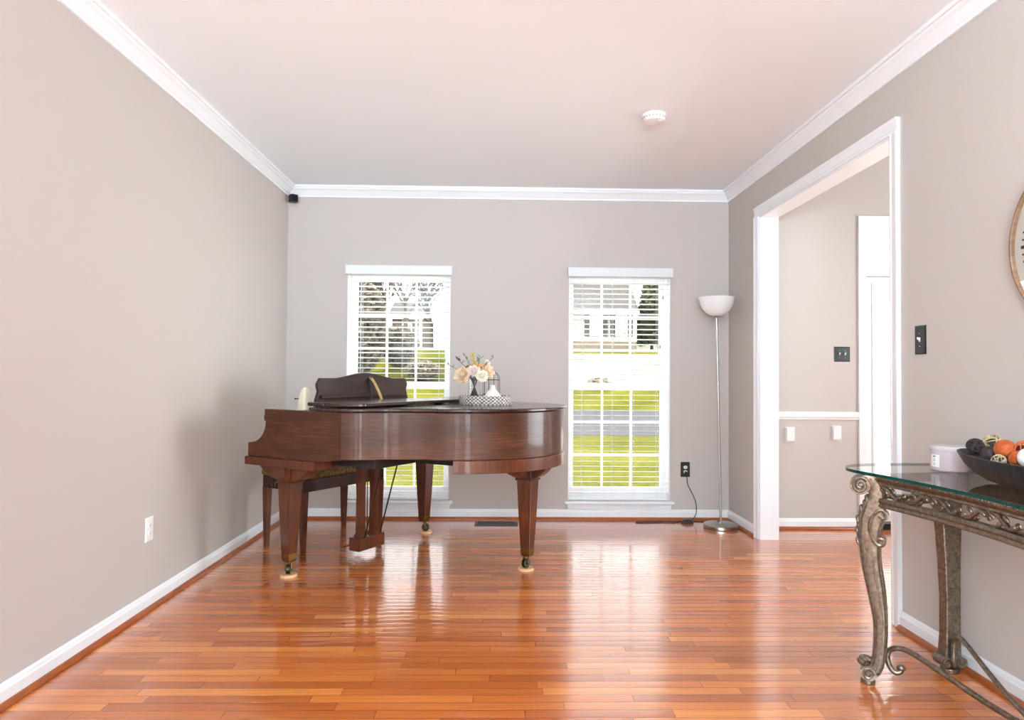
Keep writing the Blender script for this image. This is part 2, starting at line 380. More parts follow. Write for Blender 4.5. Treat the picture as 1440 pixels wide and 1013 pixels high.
# ------------------------------------------------------------------ windows and blinds
GY = D+.155
for wi, (x0, x1) in enumerate(WIN):
    wroot = empty_struct('window_%d' % (wi+1))
    y0, y1 = D+.10, D+.235
    bm = new()
    for a, b in ((x0, x0+.022), (x1-.022, x1)): box(bm, a, b, y0, y1, WZ0+.002, WZ1-.001)
    box(bm, x0+.022, x1-.022, y0+.001, y1-.001, WZ0+.002, WZ0+.035); box(bm, x0+.022, x1-.022, y0+.001, y1-.001, WZ1-.035, WZ1-.001)
    box(bm, x0, x0+.006, D+.001, y0, WZ0+.002, WZ1-.006); box(bm, x1-.006, x1, D+.001, y0, WZ0+.002, WZ1-.006); box(bm, x0, x1, D+.001, y0, WZ1-.006, WZ1-.001)
    obj('window_frame', bm, m_vinyl, wroot, bevel=.002)
    for nm, za, zb, yy in (('upper_sash', 1.09, WZ1-.035, GY+.02), ('lower_sash', WZ0+.035, 1.15, GY-.02)):
        bm = new(); a, b = x0+.022, x1-.022; st = .034
        rb, rt = (.05, .045) if nm == 'upper_sash' else (.06, .06)
        box(bm, a, a+st, yy-.018, yy+.018, za, zb); box(bm, b-st, b, yy-.018, yy+.018, za, zb)
        box(bm, a+st, b-st, yy-.018, yy+.018, za, za+rb); box(bm, a+st, b-st, yy-.018, yy+.018, zb-rt, zb)
        sash = obj(nm, bm, m_vinyl, wroot, bevel=.002)
        bm = new(); p0, p1, q0, q1 = a+st, b-st, za+rb, zb-rt
        for k in (1, 2):
            X = p0+(p1-p0)*k/3; box(bm, X-.0095, X+.0095, yy-.008, yy+.008, q0, q1)
            Z = q0+(q1-q0)*k/3; box(bm, p0, p1, yy-.0072, yy+.0072, Z-.0095, Z+.0095)
        obj('muntins', bm, m_vinyl, sash)
        bx('pane', (p0, p1, yy-.002, yy+.002, q0, q1), m_pane, sash)
    bm = new(); box(bm, x0-.028, x1+.032, D-.04, D+.0, WZ0-.024, WZ0); box(bm, x0+.001, x1-.001, D-.001, D+.10, WZ0-.024, WZ0+.001)
    obj('window_sill', bm, m_white, wroot, bevel=.006)
    bm = new(); prism(bm, [(x0-.012, WZ0-.024), (x1+.016, WZ0-.024), (x1+.004, .0865), (x0, .0865)], D-.016, D, 'y')
    obj('window_apron', bm, m_white, wroot, bevel=.003)
    # venetian blind
    nm = 'left' if wi == 0 else 'right'
    b = thing('window_blind', ('white slatted blind in the window behind the piano' if wi == 0 else 'white slatted blind in the window beside the floor lamp'), 'blind', ((x0+x1)/2, D, WZ1), 0, 'blinds in the back wall windows')
    hw = (x1-x0)/2
    vb = bx('valance', (-hw-.012, hw+.012, -.05, -.002, -.052, .026), m_valance, b, bevel=.004)
    bx('headrail', (-hw+.008, hw-.008, .012, .07, -.05, -.008), m_valance, b)
    bm = new(); z = -.100; tilt = math.tan(math.radians(5)); zs = []
    while z > -(WZ1-WZ0)+.055: zs.append(z); z -= .0433
    for z in zs:
        ya, yb = .016, .066; ym = (ya+yb)/2; sl = -tilt
        for (p, q) in (((ya, sl*(ya-ym)), (yb, sl*(yb-ym))),):
            vs = [(-hw+.008, p[0], z+p[1]-.0015), (hw-.008, p[0], z+p[1]-.0015), (hw-.008, q[0], z+q[1]-.0015), (-hw+.008, q[0], z+q[1]-.0015)]
            A = [bm.verts.new(v) for v in vs]; B = [bm.verts.new((v[0], v[1], v[2]+.003)) for v in vs]
            bm.faces.new(A[::-1]); bm.faces.new(B)
            for i in range(4): bm.faces.new((A[i], A[(i+1) % 4], B[(i+1) % 4], B[i]))
    obj('slats', bm, m_blind, b)
    zb = -(WZ1-WZ0)+.025
    bx('bottom_rail', (-hw+.008, hw-.008, .014, .068, zb-.02, zb), m_blind, b, bevel=.003)
    bm = new()
    for fx in (-.72, -.12, .30, .76) if wi else (-.84, -.72, .06, .78):
        for yy in (.013, .069): tube(bm, [(hw*fx, yy, -.01), (hw*fx, yy, zb)], .0011, 5)
    obj('ladder_cords', bm, m_valance, b)
    for cx, zl_ in (((.80, -.62), (.86, -.2)) if wi else ((.9, -.75),)):
        bm = new(); tube(bm, [(hw*cx, .006, -.05), (hw*cx, .005, zl_)], .0012, 5); pc = obj('pull_cord', bm, m_valance, b)
        bm = new(); lathe(bm, [(0, .03), (.005, .022), (.007, 0), (0, -.002)], 8, (hw*cx, .005, zl_-.03)); obj('cord_tassel', bm, plain('grey_tassel', srgb(150, 150, 150), .5), pc)
    if not wi:
        bm = new(); tube(bm, [(-hw*.74, .006, -.02), (-hw*.74, .005, -1.0)], .004, 6); obj('tilt_wand', bm, m_valance, b)

# ------------------------------------------------------------------ grand piano  (local x: towards the tail, y: towards the back windows)
PR = math.atan2(-.524, .852)
piano = thing('grand_piano', 'brown mahogany baby grand piano with closed lid and raised music desk', 'piano', (-.9015, 4.6615, 0), PR)
def wl(x, y, z=0):
    c, s = math.cos(PR), math.sin(PR); return Vector((-.9015+c*x-s*y, 4.6615+s*x+c*y, z))
treble = spline([(.48, -.73), (.565, -.675), (.68, -.56), (.83, -.465), (1.0, -.385), (1.13, -.29), (1.24, -.165), (1.315, -.01), (1.345, .16), (1.325, .34), (1.25, .51), (1.12, .64), (.95, .71), (.78, .73)], 8)
treble = [Vector((p.x, p.y)) for p in [Vector((q.x, q.y, 0)) for q in [Vector((v[0], v[1], 0)) if len(v) == 2 else v for v in treble]]]
outline = [Vector((.48, -.73))]+treble[1:]+[Vector((.1, .73))]
def offset(path, d):
    out = []
    for i, p in enumerate(path):
        a = path[max(i-1, 0)]; b = path[min(i+1, len(path)-1)]; t = (b-a).normalized(); out.append(Vector((p.x-t.y*d, p.y+t.x*d)))
    return out
RZ0, RZ1 = .728, .996
inn = offset(outline, .045)
rings = [[(p.x, p.y, RZ0), (q.x, q.y, RZ0), (q.x, q.y, RZ1), (p.x, p.y, RZ1)] for p, q in zip(outline, inn)]
bm = new(); loft(bm, rings); obj('rim', bm, m_mahog, piano, smooth=True, bevel=.004)
# cheek ends with the scrolled arm
prof = [(-.147, RZ1), (.479, RZ1), (.479, RZ0), (.30, RZ0-.022), (-.292, RZ0-.022), (-.292, .786), (-.278, .789)] + [(-.14-.135*math.cos(t), .912-.122*math.sin(t)) for t in [PI/2-.0-k*PI/2/8 for k in range(0)]]
arc = [(-.278+.14*math.sin(a), .789+.125*(1-math.cos(a))) for a in [k*PI/2/8 for k in range(1, 9)]]
prof += arc + [(-.138, .922), (-.152, .930), (-.152, .958), (-.147, .962)]
for ya, yb in ((-.73, -.682), (.682, .73)):
    bm = new(); prism(bm, prof if ya < 0 else [(min(a, .0995), b) for a, b in prof], ya, yb, 'y')
    obj('cheek', bm, m_mahog, piano, bevel=.003)
bm = new(); prism(bm, [(-.30, -.748), (.297, -.748), (.297, .748), (-.30, .748)], .655, .705)
obj('key_bed', bm, m_leg, piano, bevel=.004)
bm = new(); poly = [(.0, -.66), (.46, -.66)] + [(p.x, p.y) for p in offset(outline, .075)][4:-1] + [(.1, .65), (0, .65)]
prism(bm, poly, .735, .77); box(bm, .298, .62, -.60, .62, .675, .735)
for yy, xe in ((-.2, .97), (.08, 1.05), (.36, 1.05)): box(bm, .6, xe, yy-.04, yy+.04, .675, .735)
obj('underside', bm, m_under, piano)
bm = new(); band_o = [p for p in offset(outline, -.004)]; k0 = next(i for i, p in enumerate(band_o) if p.x > 1.0); k1 = max(i for i, p in enumerate(band_o) if p.x > .95)
bo = band_o[k0:k1]; bi = offset(band_o, .12)[k0:k1]
loft(bm, [[(p.x, p.y, .652), (q.x, q.y, .652), (q.x, q.y, .7275), (p.x, p.y, .7275)] for p, q in zip(bo, bi)])
obj('tail_band', bm, m_leg, piano, smooth=True, bevel=.003)
bx('key_slip', (-.292, -.275, -.68, .68, .706, .762), m_mahog, piano, bevel=.003)
kb = bx('keyboard', (-.262, -.08, -.61, .61, .71, .752), m_ivory, piano)
bm = new()
i = 0
for k in range(52):
    if k % 7 in (0, 1, 3, 4, 5): y = -.61+(k+1)*1.22/52; box(bm, -.19, -.08, y-.006, y+.006, .752, .764)
obj('black_keys', bm, m_black, kb)
for ya, yb in ((-.68, -.612), (.612, .68)): bx('key_block', (-.27, -.05, ya, yb, .706, .80), m_mahog, piano, bevel=.004)
bx('fallboard', (-.078, -.045, -.68, .68, .706, .945), m_lid, piano, bevel=.006)
bx('desk_shelf', (-.043, .21, -.675, .675, .955, .985), m_desk, piano, bevel=.003)
# lid: main panel and the front flap folded back on it
lo = [(p.x, p.y) for p in offset(outline, -.018)]
bm = new(); prism(bm, [(.245, -.748)] + lo[:-1] + [(.245, .748)], .998, 1.018)
lid = obj('lid', bm, m_lid, piano, smooth=True, bevel=.006)
bm = new(); lo2 = [q for q in lo if q[0] < .60 and q[1] < 0]
prism(bm, [(.238, -.752)] + [(a, b-.002) for a, b in lo2] + [(.60, -.665), (.60, .752), (.238, .752)], 1.026, 1.047)
flap = obj('front_flap', bm, m_lid, lid, bevel=.006)
for yy in (-.5, 0, .5):
    bm = new(); tube(bm, [(.238, yy-.05, 1.022), (.238, yy+.05, 1.022)], .005, 8); obj('lid_hinge', bm, m_brass, lid)
# music desk
half = [(-.455, .985), (-.448, 1.045), (-.436, 1.075), (-.428, 1.10), (-.438, 1.13), (-.438, 1.15), (-.425, 1.168), (-.415, 1.184), (-.40, 1.184), (-.31, 1.183)]
arcp = [(-.31+.62*k/16, 1.183+.037*(.5-.5*math.cos(2*PI*k/16))) for k in range(1, 16)]
poly = half + arcp + [(-a, b) for a, b in half[::-1]]
poly = [(a-.02, b) for a, b in poly]
bm = new(); prism(bm, poly, -.012, .012, 'x')
desk = obj('music_desk', bm, m_desk, piano, bevel=.004)
bx('desk_ledge', (.012, .03, -.44, .38, 1.052, 1.075), m_desk, desk, bevel=.005)
bm = new(); a, b = Vector((.02, .03, 1.185)), Vector((.16, .13, .99))
def strap(bm, a, b, wd=.022, th=.006):
    t = (b-a).normalized(); s = Vector((0, 1, 0)); s = (s-t*s.dot(t)).normalized(); n_ = t.cross(s); mid = (a+b)/2+Vector((.0, .012, .01))
    rg = []
    for p in (a, (a+mid)/2+Vector((0, .003, .004)), mid, (b+mid)/2+Vector((0, .002, .002)), b):
        rg.append([p+s*wd/2+n_*th/2, p-s*wd/2+n_*th/2, p-s*wd/2-n_*th/2, p+s*wd/2-n_*th/2])
    loft(bm, rg)
strap(bm, Vector((.018, .015, 1.192)), Vector((.14, .02, .986)), .026)
st = obj('desk_strut', bm, m_tan, desk, bevel=.002); st['label'] = 'pale tan wooden strut'
bm = new(); strap(bm, Vector((.018, .0, 1.18)), Vector((.12, -.09, .986)), .02)
obj('desk_strut', bm, m_black, desk, bevel=.002)
bm = new(); cyl(bm, (.022, .012, 1.186), .008, .012, 'x', 12); obj('strut_screw', bm, m_brass, desk)
# legs
def piano_leg(x, y, lx, ly, px=(.12, .12), py=(.12, .12)):
    bm = new()
    z1 = .655 if x < .5 else .652; zc = .565
    box(bm, x-.056, x+.056, y-.056, y+.056, zc, z1)
    # concave brackets running out from the block
    def br(sgn, L, ax):
        ps = [(0, zc+.008), (.058, zc+.008)] + [(.058+(L)*t, zc+.008+(z1-zc-.02)*(t**1.8)) for t in (.2, .4, .6, .8, 1)] + [(.058+L, z1), (0, z1)]
        if ax == 'x': prism(bm, [(x+sgn*a, b) for a, b in ps], y-.045, y+.045, 'y')
        else: prism(bm, [(y+sgn*a, b) for a, b in ps], x-.045, x+.045, 'x')
    br(-1, px[0], 'x'); br(1, px[1], 'x'); br(-1, py[0], 'y'); br(1, py[1], 'y')
    box(bm, x-.06, x+.06, y-.06, y+.06, zc-.008, zc+.002)
    lg = []
    for z, h in ((zc, .051), (.30, .041), (.118, .031)): lg.append([(x-h, y-h, z), (x+h, y-h, z), (x+h, y+h, z), (x-h, y+h, z)])
    loft(bm, lg)
    leg = obj('leg', bm, m_leg, piano, bevel=.003)
    bm = new(); lg = []
    for z, h in ((.135, .033), (.10, .031), (.085, .026)): lg.append([(x-h, y-h, z), (x+h, y-h, z), (x+h, y+h, z), (x-h, y+h, z)])
    loft(bm, lg)
    # fork
    d = Vector((lx, ly, 0)).normalized(); s = Vector((-d.y, d.x, 0))
    for k in (-1, 1):
        p0 = Vector((x, y, .088))+s*k*.012; p1 = Vector((x, y, .075))+s*k*.017+d*.008; p2 = Vector((x, y, .043))+s*k*.017+d*.012
        tube(bm, [p0, p1, p2], [.008, .008, .006], 8)
    obj('caster_ferrule', bm, m_brass, leg, bevel=.002)
    bm = new(); c = Vector((x, y, .042))+d*.012
    R_ = Matrix.Translation(c) @ s.to_track_quat('Z', 'Y').to_matrix().to_4x4()
    bmesh.ops.create_cone(bm, cap_ends=True, segments=20, radius1=.029, radius2=.029, depth=.026, matrix=R_)
    bmesh.ops.create_cone(bm, cap_ends=True, segments=12, radius1=.008, radius2=.008, depth=.046, matrix=R_)
    obj('caster_wheel', bm, m_darkbrass, leg, smooth=True, bevel=.003)
    return c
wheels = [piano_leg(0, -.655, .6, -.8, (.16, .14), (.03, .15)), piano_leg(0, .655, .6, .3, (.16, .14), (.15, .03)), piano_leg(1.15, .215, -.2, -.9, (.14, .09), (.14, .16))]
cuplab = ['pale wooden caster cup under the left front piano leg', 'pale wooden caster cup under the piano leg nearest the windows', 'pale wooden caster cup under the right tail leg of the piano']
for c, lab in zip(wheels, cuplab):
    bm = new(); lathe(bm, [(.0, 0), (.05, 0), (.05, .009), (.046, .014), (.036, .014), (.032, .0125), (0, .0125)], 28)
    p = wl(c.x, c.y); o = tag(obj('caster_cup', bm, m_cup, smooth=True), lab, 'caster cup', 'caster cups under the piano'); o.location = p
# pedal lyre
ly = bx('pedal_lyre', (.03, .12, -.185, .065, .05, .135), m_leg, piano, bevel=.005)
for yy in (-.125, .005):
    bm = new(); rg = []
    for z, h in ((.135, .034), (.15, .028), (.16, .024), (.40, .022), (.60, .026), (.66, .03)): rg.append([(.075-h, yy-h, z), (.075+h, yy-h, z), (.075+h, yy+h, z), (.075-h, yy+h, z)])
    loft(bm, rg); obj('lyre_pillar', bm, m_leg, ly, bevel=.003)
bx('lyre_block', (.04, .11, -.10, -.02, .60, .655), m_under, ly)
for yy in (-.085, -.06, -.035):
    bm = new(); tube(bm, [(.05, yy, .12), (.05, yy, .655)], .004, 8); obj('pedal_rod', bm, m_brass, ly, smooth=True)
for yy in (-.13, .02):
    bm = new(); tube(bm, [(.115, yy, .13), (.20, yy+.015, .45), (.27, yy+.025, .70)], .005, 8); obj('lyre_brace', bm, m_darkbrass, ly, smooth=True)
for yy in (-.12, -.06, .0):
    bm = new(); loft(bm, [[(x, yy-w_, z-.005), (x, yy+w_, z-.005), (x, yy+w_, z+.005), (x, yy-w_, z+.005)] for x, w_, z in ((.05, .008, .075), (-.01, .011, .065), (-.06, .016, .055), (-.085, .012, .053))])
    obj('pedal', bm, m_brass, ly, smooth=True, bevel=.003)

# bench
bw_ = wl(-.485, .105)
bench = thing('piano_bench', 'dark wooden piano bench with padded seat behind the front piano leg', 'bench', bw_, PR+math.radians(-3))
BL, BWd = .38, .215
bm = new(); box(bm, -BWd-.012, BWd+.012, -BL-.012, BL+.012, .495, .545)
fab = NT('olive_tapestry'); v = fab.coord(); f1 = fab.noise(v, 60, 4)
fab.l(fab.ramp(f1, [(.35, srgb(74, 54, 26)), (.55, srgb(122, 92, 46)), (.7, srgb(150, 120, 70))]), fab.p.inputs['Base Color']); fab.set(Roughness=.85)
obj('seat', bm, fab.m, bench, bevel=.018, seg=4)
bm = new(); box(bm, -BWd, BWd, -BL, BL, .41, .494)
obj('apron', bm, m_lid, bench, bevel=.003)
for sx in (-1, 1):
    for sy in (-1, 1):
        bm = new(); x, y = sx*(BWd-.022), sy*(BL-.022)
        loft(bm, [[(x-h, y-h, z), (x+h, y-h, z), (x+h, y+h, z), (x-h, y+h, z)] for z, h in ((0, .015), (.40, .0235), (.412, .0235))])
        leg = obj('leg', bm, m_leg, bench, bevel=.002)

# metronome at the treble end of the keyboard
mp = wl(-.135, -.425)
met = thing('metronome', 'cream metronome with a rounded top standing on the piano keyboard end', 'metronome', (mp.x, mp.y, .7645), PR)
bm = new(); rg = []
for z, hx, hy in ((0, .05, .05), (.02, .052, .052), (.03, .047, .047), (.2, .042, .042), (.27, .036, .036), (.315, .028, .028), (.345, .018, .018), (.358, .008, .008)):
    rg.append([(hx*math.copysign(abs(math.cos(a))**.6, math.cos(a)), hy*math.copysign(abs(math.sin(a))**.6, math.sin(a)), z) for a in [2*PI*k/24 for k in range(24)]])
loft(bm, rg); obj('body', bm, plain('cream_lacquer', srgb(232, 218, 188), .4, var=.05, scale=25), met, smooth=True)
bm = new(); tube(bm, [(-.03, -.017, .285), (-.052, -.031, .285)], .003, 8); ball(bm, (-.053, -.032, .285), .006, 1, 1, 1, 8, 6)
obj('winding_key', bm, m_darkbrass, met)

# ------------------------------------------------------------------ tray with vase, lantern, ornament
LT = 1.0185
tp = Vector((-.08, 4.43, LT))
def woven():
    t = NT('whitewashed_rattan'); tc = t.n('ShaderNodeTexCoord'); sp = t.n('ShaderNodeSeparateXYZ'); t.l(tc.outputs['Object'], sp.inputs[0])
    ang = t.math('ARCTAN2', sp.outputs[1], sp.outputs[0])
    a = t.math('SINE', t.math('MULTIPLY', ang, 40)); zz = t.math('SINE', t.math('MULTIPLY', sp.outputs[2], 2*PI/.021))
    p = t.math('MULTIPLY', a, zz)
    vv = t.coord(); f = t.noise(vv, 120, 3)
    t.l(t.ramp(t.math('ADD', t.math('MULTIPLY', p, .27), f), [(.22, srgb(70, 58, 52)), (.45, srgb(150, 136, 128)), (.72, srgb(222, 212, 206))]), t.p.inputs['Base Color'])
    t.set(Roughness=.8); t.bump(p, .6, .003); return t.m
m_rattan = woven()
tray = thing('serving_tray', 'round whitewashed woven rattan tray on the piano lid', 'tray', tp)
bm = new(); lathe(bm, [(0, 0), (.168, 0), (.172, .006), (.176, .045), (.172, .052), (.164, .052), (.160, .046), (.158, .010), (0, .010)], 64)
obj('basket', bm, m_rattan, tray, smooth=True)
bm = new(); tube(bm, [(.168*math.cos(2*PI*k/64), .168*math.sin(2*PI*k/64), .052+.0015*math.sin(k*2)) for k in range(65)], .007, 8); obj('braided_rim', bm, m_rattan, tray, smooth=True)
TB = LT+.0105
vc = Vector((-.155, 4.42, TB))
vase = thing('glass_vase', 'clear glass cylinder vase of flowers on the rattan tray', 'vase', vc)
bm = new(); lathe(bm, [(0, .001), (.040, .001), (.043, .006), (.043, .165), (.0435, .168), (.0405, .168), (.040, .165), (.040, .010), (0, .010)], 40)
obj('glass', bm, m_vase, vase, smooth=True)
def petal_mat(name, c1, c2):
    t = NT(name); v = t.coord(); f = t.noise(v, 18, 3)
    t.l(t.ramp(f, [(.3, c1), (.7, c2)]), t.p.inputs['Base Color']); t.set(Roughness=.6, Subsurface_Weight=.15, Subsurface_Radius=(.01, .006, .004)); return t.m
m_peach = petal_mat('peach_petals', srgb(240, 200, 162), srgb(252, 230, 202))
m_apricot = petal_mat('apricot_petals', srgb(228, 160, 108), srgb(246, 204, 160))
m_blush = petal_mat('blush_petals', srgb(240, 212, 200), srgb(250, 234, 224))
m_cream = petal_mat('cream_petals', srgb(248, 232, 206), srgb(254, 246, 230))
m_stem = plain('green_stem', srgb(66, 68, 54), .6, var=.2)
m_leaf = plain('grey_green_leaf', srgb(112, 132, 104), .6, var=.2)
m_purple = plain('dusky_purple_leaf', srgb(96, 66, 70), .6, var=.2)
m_yel = plain('yellow_spray', srgb(206, 176, 88), .6, var=.2)
def rose_bm(R, seed):
    rr = random.Random(seed); bm = new()
    for n, phi, L, r0, cup in ((3, -.12, .62, .05, .9), (4, .05, .72, .12, 1.0), (5, .30, .80, .18, 1.05), (6, .62, .88, .22, 1.0), (7, .98, .92, .24, .9), (7, 1.32, .86, .22, .7)):
        a00 = rr.uniform(0, 6)
        for k in range(n):
            a0 = a00+2*PI*k/n+rr.uniform(-.12, .12); ph = phi+rr.uniform(-.1, .1); LL_ = L*R*rr.uniform(.9, 1.08); G = []
            x, z = r0*R, -.30*R; nv = 7
            for i in range(nv+1):
                v = i/nv
                ang = ph+cup*(.62-v)+(.5*max(0, v-.75)*4*(.3+phi))       # starts outward, closes, lip turns out
                if i: x += LL_/nv*math.sin(ang); z += LL_/nv*math.cos(ang)
                hw_ = .62*R*L*math.sin(PI*min(.93, .18+.62*v)); row = []
                for j in range(9):
                    u = j/8*2-1; az = a0+u*hw_/max(.22*R, x+.12*R); ruf = noise.noise(Vector((u*2.5+seed, v*2.5, k+phi*9)))*R*.09*v
                    rx = x*(1-.10*u*u)+ruf; row.append((rx*math.cos(az), rx*math.sin(az), z-.16*R*u*u*v+ruf*.6))
                G.append([bm.verts.new(p) for p in row])
            for i in range(nv):
                for j in range(8): bm.faces.new((G[i][j], G[i][j+1], G[i+1][j+1], G[i+1][j]))
    ball(bm, (0, 0, -.12*R), .2*R, 1, 1, 1.2, 10, 6)
    return bm
def stem_pts(top, k):
    a = k*2.4; foot = vc+Vector((.034*math.cos(a), .034*math.sin(a), .014)); mid = vc+Vector((-.018*math.cos(a), -.018*math.sin(a), .15))
    return spline([foot, (foot+mid)/2+Vector((0, 0, .002)), mid, (mid+Vector(top))/2+Vector((0, 0, .01)), Vector(top)], 5)
def yaw_to(dirv): return Vector(dirv).to_track_quat('Z', 'Y').to_matrix().to_4x4()
def flower(name, kind, top, R, mat, dirv, lab, cat, k, seed):
    top = Vector(top)
    o = thing(name, lab, cat, top, 0, 'flowers in the glass vase')
    bm = rose_bm(R, seed); bm.transform(yaw_to(dirv)); b = obj('bloom', bm, mat, o, smooth=True, angle=80)
    sd = b.modifiers.new('s', 'SOLIDIFY'); sd.thickness = .0008
    bm = new(); pts = [p-top for p in stem_pts(top-Vector(dirv).normalized()*R*.3, k)]; tube(bm, pts, .0034, 7); obj('stem', bm, m_stem, o, smooth=True)
flower('rose', 0, (-.238, 4.395, 1.215), .056, m_peach, (-.5, -.75, .45), 'large peach rose at the left of the vase', 'flower', 0, 3)
flower('rose', 0, (-.160, 4.375, 1.243), .042, m_blush, (.0, -.8, .6), 'pale blush rose in the middle of the bouquet', 'flower', 1, 5)
flower('rose', 0, (-.104, 4.37, 1.207), .042, m_cream, (.3, -.85, .35), 'cream white rose low at the front right of the bouquet', 'flower', 2, 8)
flower('rose', 0, (-.112, 4.42, 1.262), .036, m_apricot, (.1, -.6, .8), 'small apricot rose above the cream white rose', 'flower', 3, 11)
flower('rose', 0, (-.055, 4.43, 1.24), .044, m_peach, (.8, -.5, .4), 'peach rose at the far right of the bouquet', 'flower', 4, 14)
flower('rose', 0, (-.205, 4.43, 1.25), .036, m_apricot, (-.3, -.5, .8), 'apricot rose behind the large peach rose', 'flower', 5, 17)
flower('rose_bud', 0, (-.068, 4.45, 1.298), .022, m_cream, (.5, -.3, .8), 'small ivory bud sticking up at the upper right of the bouquet', 'flower', 6, 20)
def leaf_into(bm, base, d, L, wd, seed=0):
    d = Vector(d).normalized(); s = d.cross(Vector((0, 0, 1)));  s = s.normalized() if s.length > 1e-4 else Vector((1, 0, 0)); n_ = s.cross(d)
    G = []
    for i in range(6):
        t = i/5; w_ = wd*math.sin(PI*min(.98, t*.92+.06)); c = Vector(base)+d*L*t - n_*(-.25*L*t*t*.4)
        G.append([bm.verts.new(c-s*w_+n_*w_*.25), bm.verts.new(c), bm.verts.new(c+s*w_+n_*w_*.25)])
    for a, b in zip(G, G[1:]):
        bm.faces.new((a[0], a[1], b[1], b[0])); bm.faces.new((a[1], a[2], b[2], b[1]))
def sprig(lab, tip, mat, k, nl, L, wd, berries=False, cat='foliage'):
    tip = Vector(tip); o = thing('foliage_sprig', lab, cat, tip, 0, 'foliage in the glass vase')
    pts = stem_pts(tip, k); bm = new(); tube(bm, [p-tip for p in pts], .0016, 6); obj('stem', bm, m_stem, o, smooth=True)
    bm = new(); seg = pts[-9:]
    for i in range(nl):
        t = i/(nl-1); p = seg[min(8, int(t*8))]-tip; a = i*2.4
        d = Vector((math.cos(a)*.9, math.sin(a)*.6, .55))
        if berries: ball(bm, p+d*L*.5, wd, 1, 1, 1.3, 8, 6)
        else: leaf_into(bm, p, d, L, wd)
    b = obj('leaves' if not berries else 'florets', bm, mat, o, smooth=True)
    if not berries: sd = b.modifiers.new('s', 'SOLIDIFY'); sd.thickness = .0006
sprig('dusky purple leaf sprig at the upper left of the bouquet', (-.272, 4.41, 1.318), m_purple, 7, 9, .03, .008)
sprig('thin grey green twig reaching left from the bouquet', (-.325, 4.42, 1.275), m_leaf, 8, 7, .022, .006)
sprig('yellow flowering spray at the top of the bouquet', (-.168, 4.40, 1.345), m_yel, 9, 22, .03, .0065, True)
sprig('grey green leafy sprig right of the yellow spray', (-.115, 4.41, 1.325), m_leaf, 10, 10, .035, .009)
sprig('pinkish leaf sprig at the upper right of the bouquet', (-.035, 4.42, 1.325), plain('pinkish_leaf', srgb(150, 112, 108), .6, var=.2), 11, 7, .026, .007)
sprig('sage leafy sprig left of the yellow spray', (-.215, 4.42, 1.33), plain('sage_leaf', srgb(140, 156, 128), .6, var=.2), 12, 8, .034, .009)
# wire lantern
lc = Vector((-.045, 4.50, TB)); lan = thing('wire_lantern', 'black wire domed birdcage lantern behind the bouquet', 'lantern', lc)
bm = new(); R = .056
for k in range(10):
    a = 2*PI*k/10; c, s = math.cos(a), math.sin(a)
    tube(bm, [(R*c, R*s, 0), (R*c, R*s, .15)] + [(R*math.cos(q)*c, R*math.cos(q)*s, .15+R*1.05*math.sin(q)) for q in [PI/2*j/6 for j in range(1, 7)]], .0016, 6)
obj('wire_bars', bm, m_blackmetal, lan)
for z in (.003, .055, .15):
    bm = new(); tube(bm, [(R*math.cos(2*PI*k/32), R*math.sin(2*PI*k/32), z) for k in range(33)], .0022, 6); obj('wire_ring', bm, m_blackmetal, lan)
bm = new(); tube(bm, [(.010*math.cos(2*PI*k/16), 0, .222+.010*math.sin(2*PI*k/16)) for k in range(17)], .0016, 6); ball(bm, (0, 0, .21), .005, u=8, v=6)
obj('hanging_loop', bm, m_blackmetal, lan)
bm = new(); lathe(bm, [(0, 0), (.05, 0), (.05, .004), (0, .004)], 24); obj('base_plate', bm, m_blackmetal, lan)
oc = Vector((-.035, 4.385, TB)); bm = new()
lathe(bm, [(0, 0), (.050, 0), (.056, .012), (.057, .034), (.051, .050), (.041, .064), (.031, .076), (.022, .086), (.0165, .093), (.0155, .110), (.018, .114), (.012, .117), (0, .117)], 36)
o = tag(obj('bell_ornament', bm, plain('matte_white_ceramic', srgb(238, 230, 224), .6, var=.02), smooth=True), 'white ceramic bell-shaped ornament at the front right of the tray', 'ornament'); o.location = oc

# ------------------------------------------------------------------ floor lamp
lb = Vector((1.798, 5.42, 0)); lampo = thing('floor_lamp', 'tall brushed nickel torchiere floor lamp with white bowl shade in the corner', 'lamp', lb)
bm = new(); lathe(bm, [(0, 0), (.132, 0), (.136, .004), (.136, .026), (.131, .031), (.02, .034), (.014, .045), (.012, .05), (0, .05)], 48); obj('base', bm, m_steel, lampo, smooth=True, angle=30)
dx = -.036
bm = new(); tube(bm, [(0, 0, .045), (dx*.5, 0, .88), (dx, 0, 1.70)], .0095, 14)
for t, r in ((.30, .0125), (.62, .0125)): tube(bm, [(dx*t, 0, .045+1.655*t-.012), (dx*t, 0, .045+1.655*t+.012)], r, 14)
obj('pole', bm, m_steel, lampo, smooth=True)
bm = new(); lathe(bm, [(0, 0), (.045, .0), (.05, .006), (.03, .012), (0, .012)], 32, (dx, 0, 1.688)); obj('shade_holder', bm, m_steel, lampo, smooth=True)
bm = new(); lathe(bm, [(.03, .0), (.06, .012), (.09, .034), (.115, .066), (.130, .10), (.137, .135), (.145, .148), (.145, .153), (.139, .153), (.131, .137), (.124, .10), (.109, .068), (.086, .04), (.058, .018), (.03, .006)], 56, (dx, 0, 1.70))
sh = NT('frosted_alabaster_glass'); v = sh.coord(); f1 = sh.noise(v, 9, 4)
sh.l(sh.ramp(f1, [(.3, srgb(248, 247, 245)), (.7, srgb(255, 255, 254))]), sh.p.inputs['Base Color']); sh.set(Roughness=.35, Transmission_Weight=.05, Subsurface_Weight=.4, Subsurface_Radius=(.05, .05, .05))
obj('shade', bm, sh.m, lampo, smooth=True)
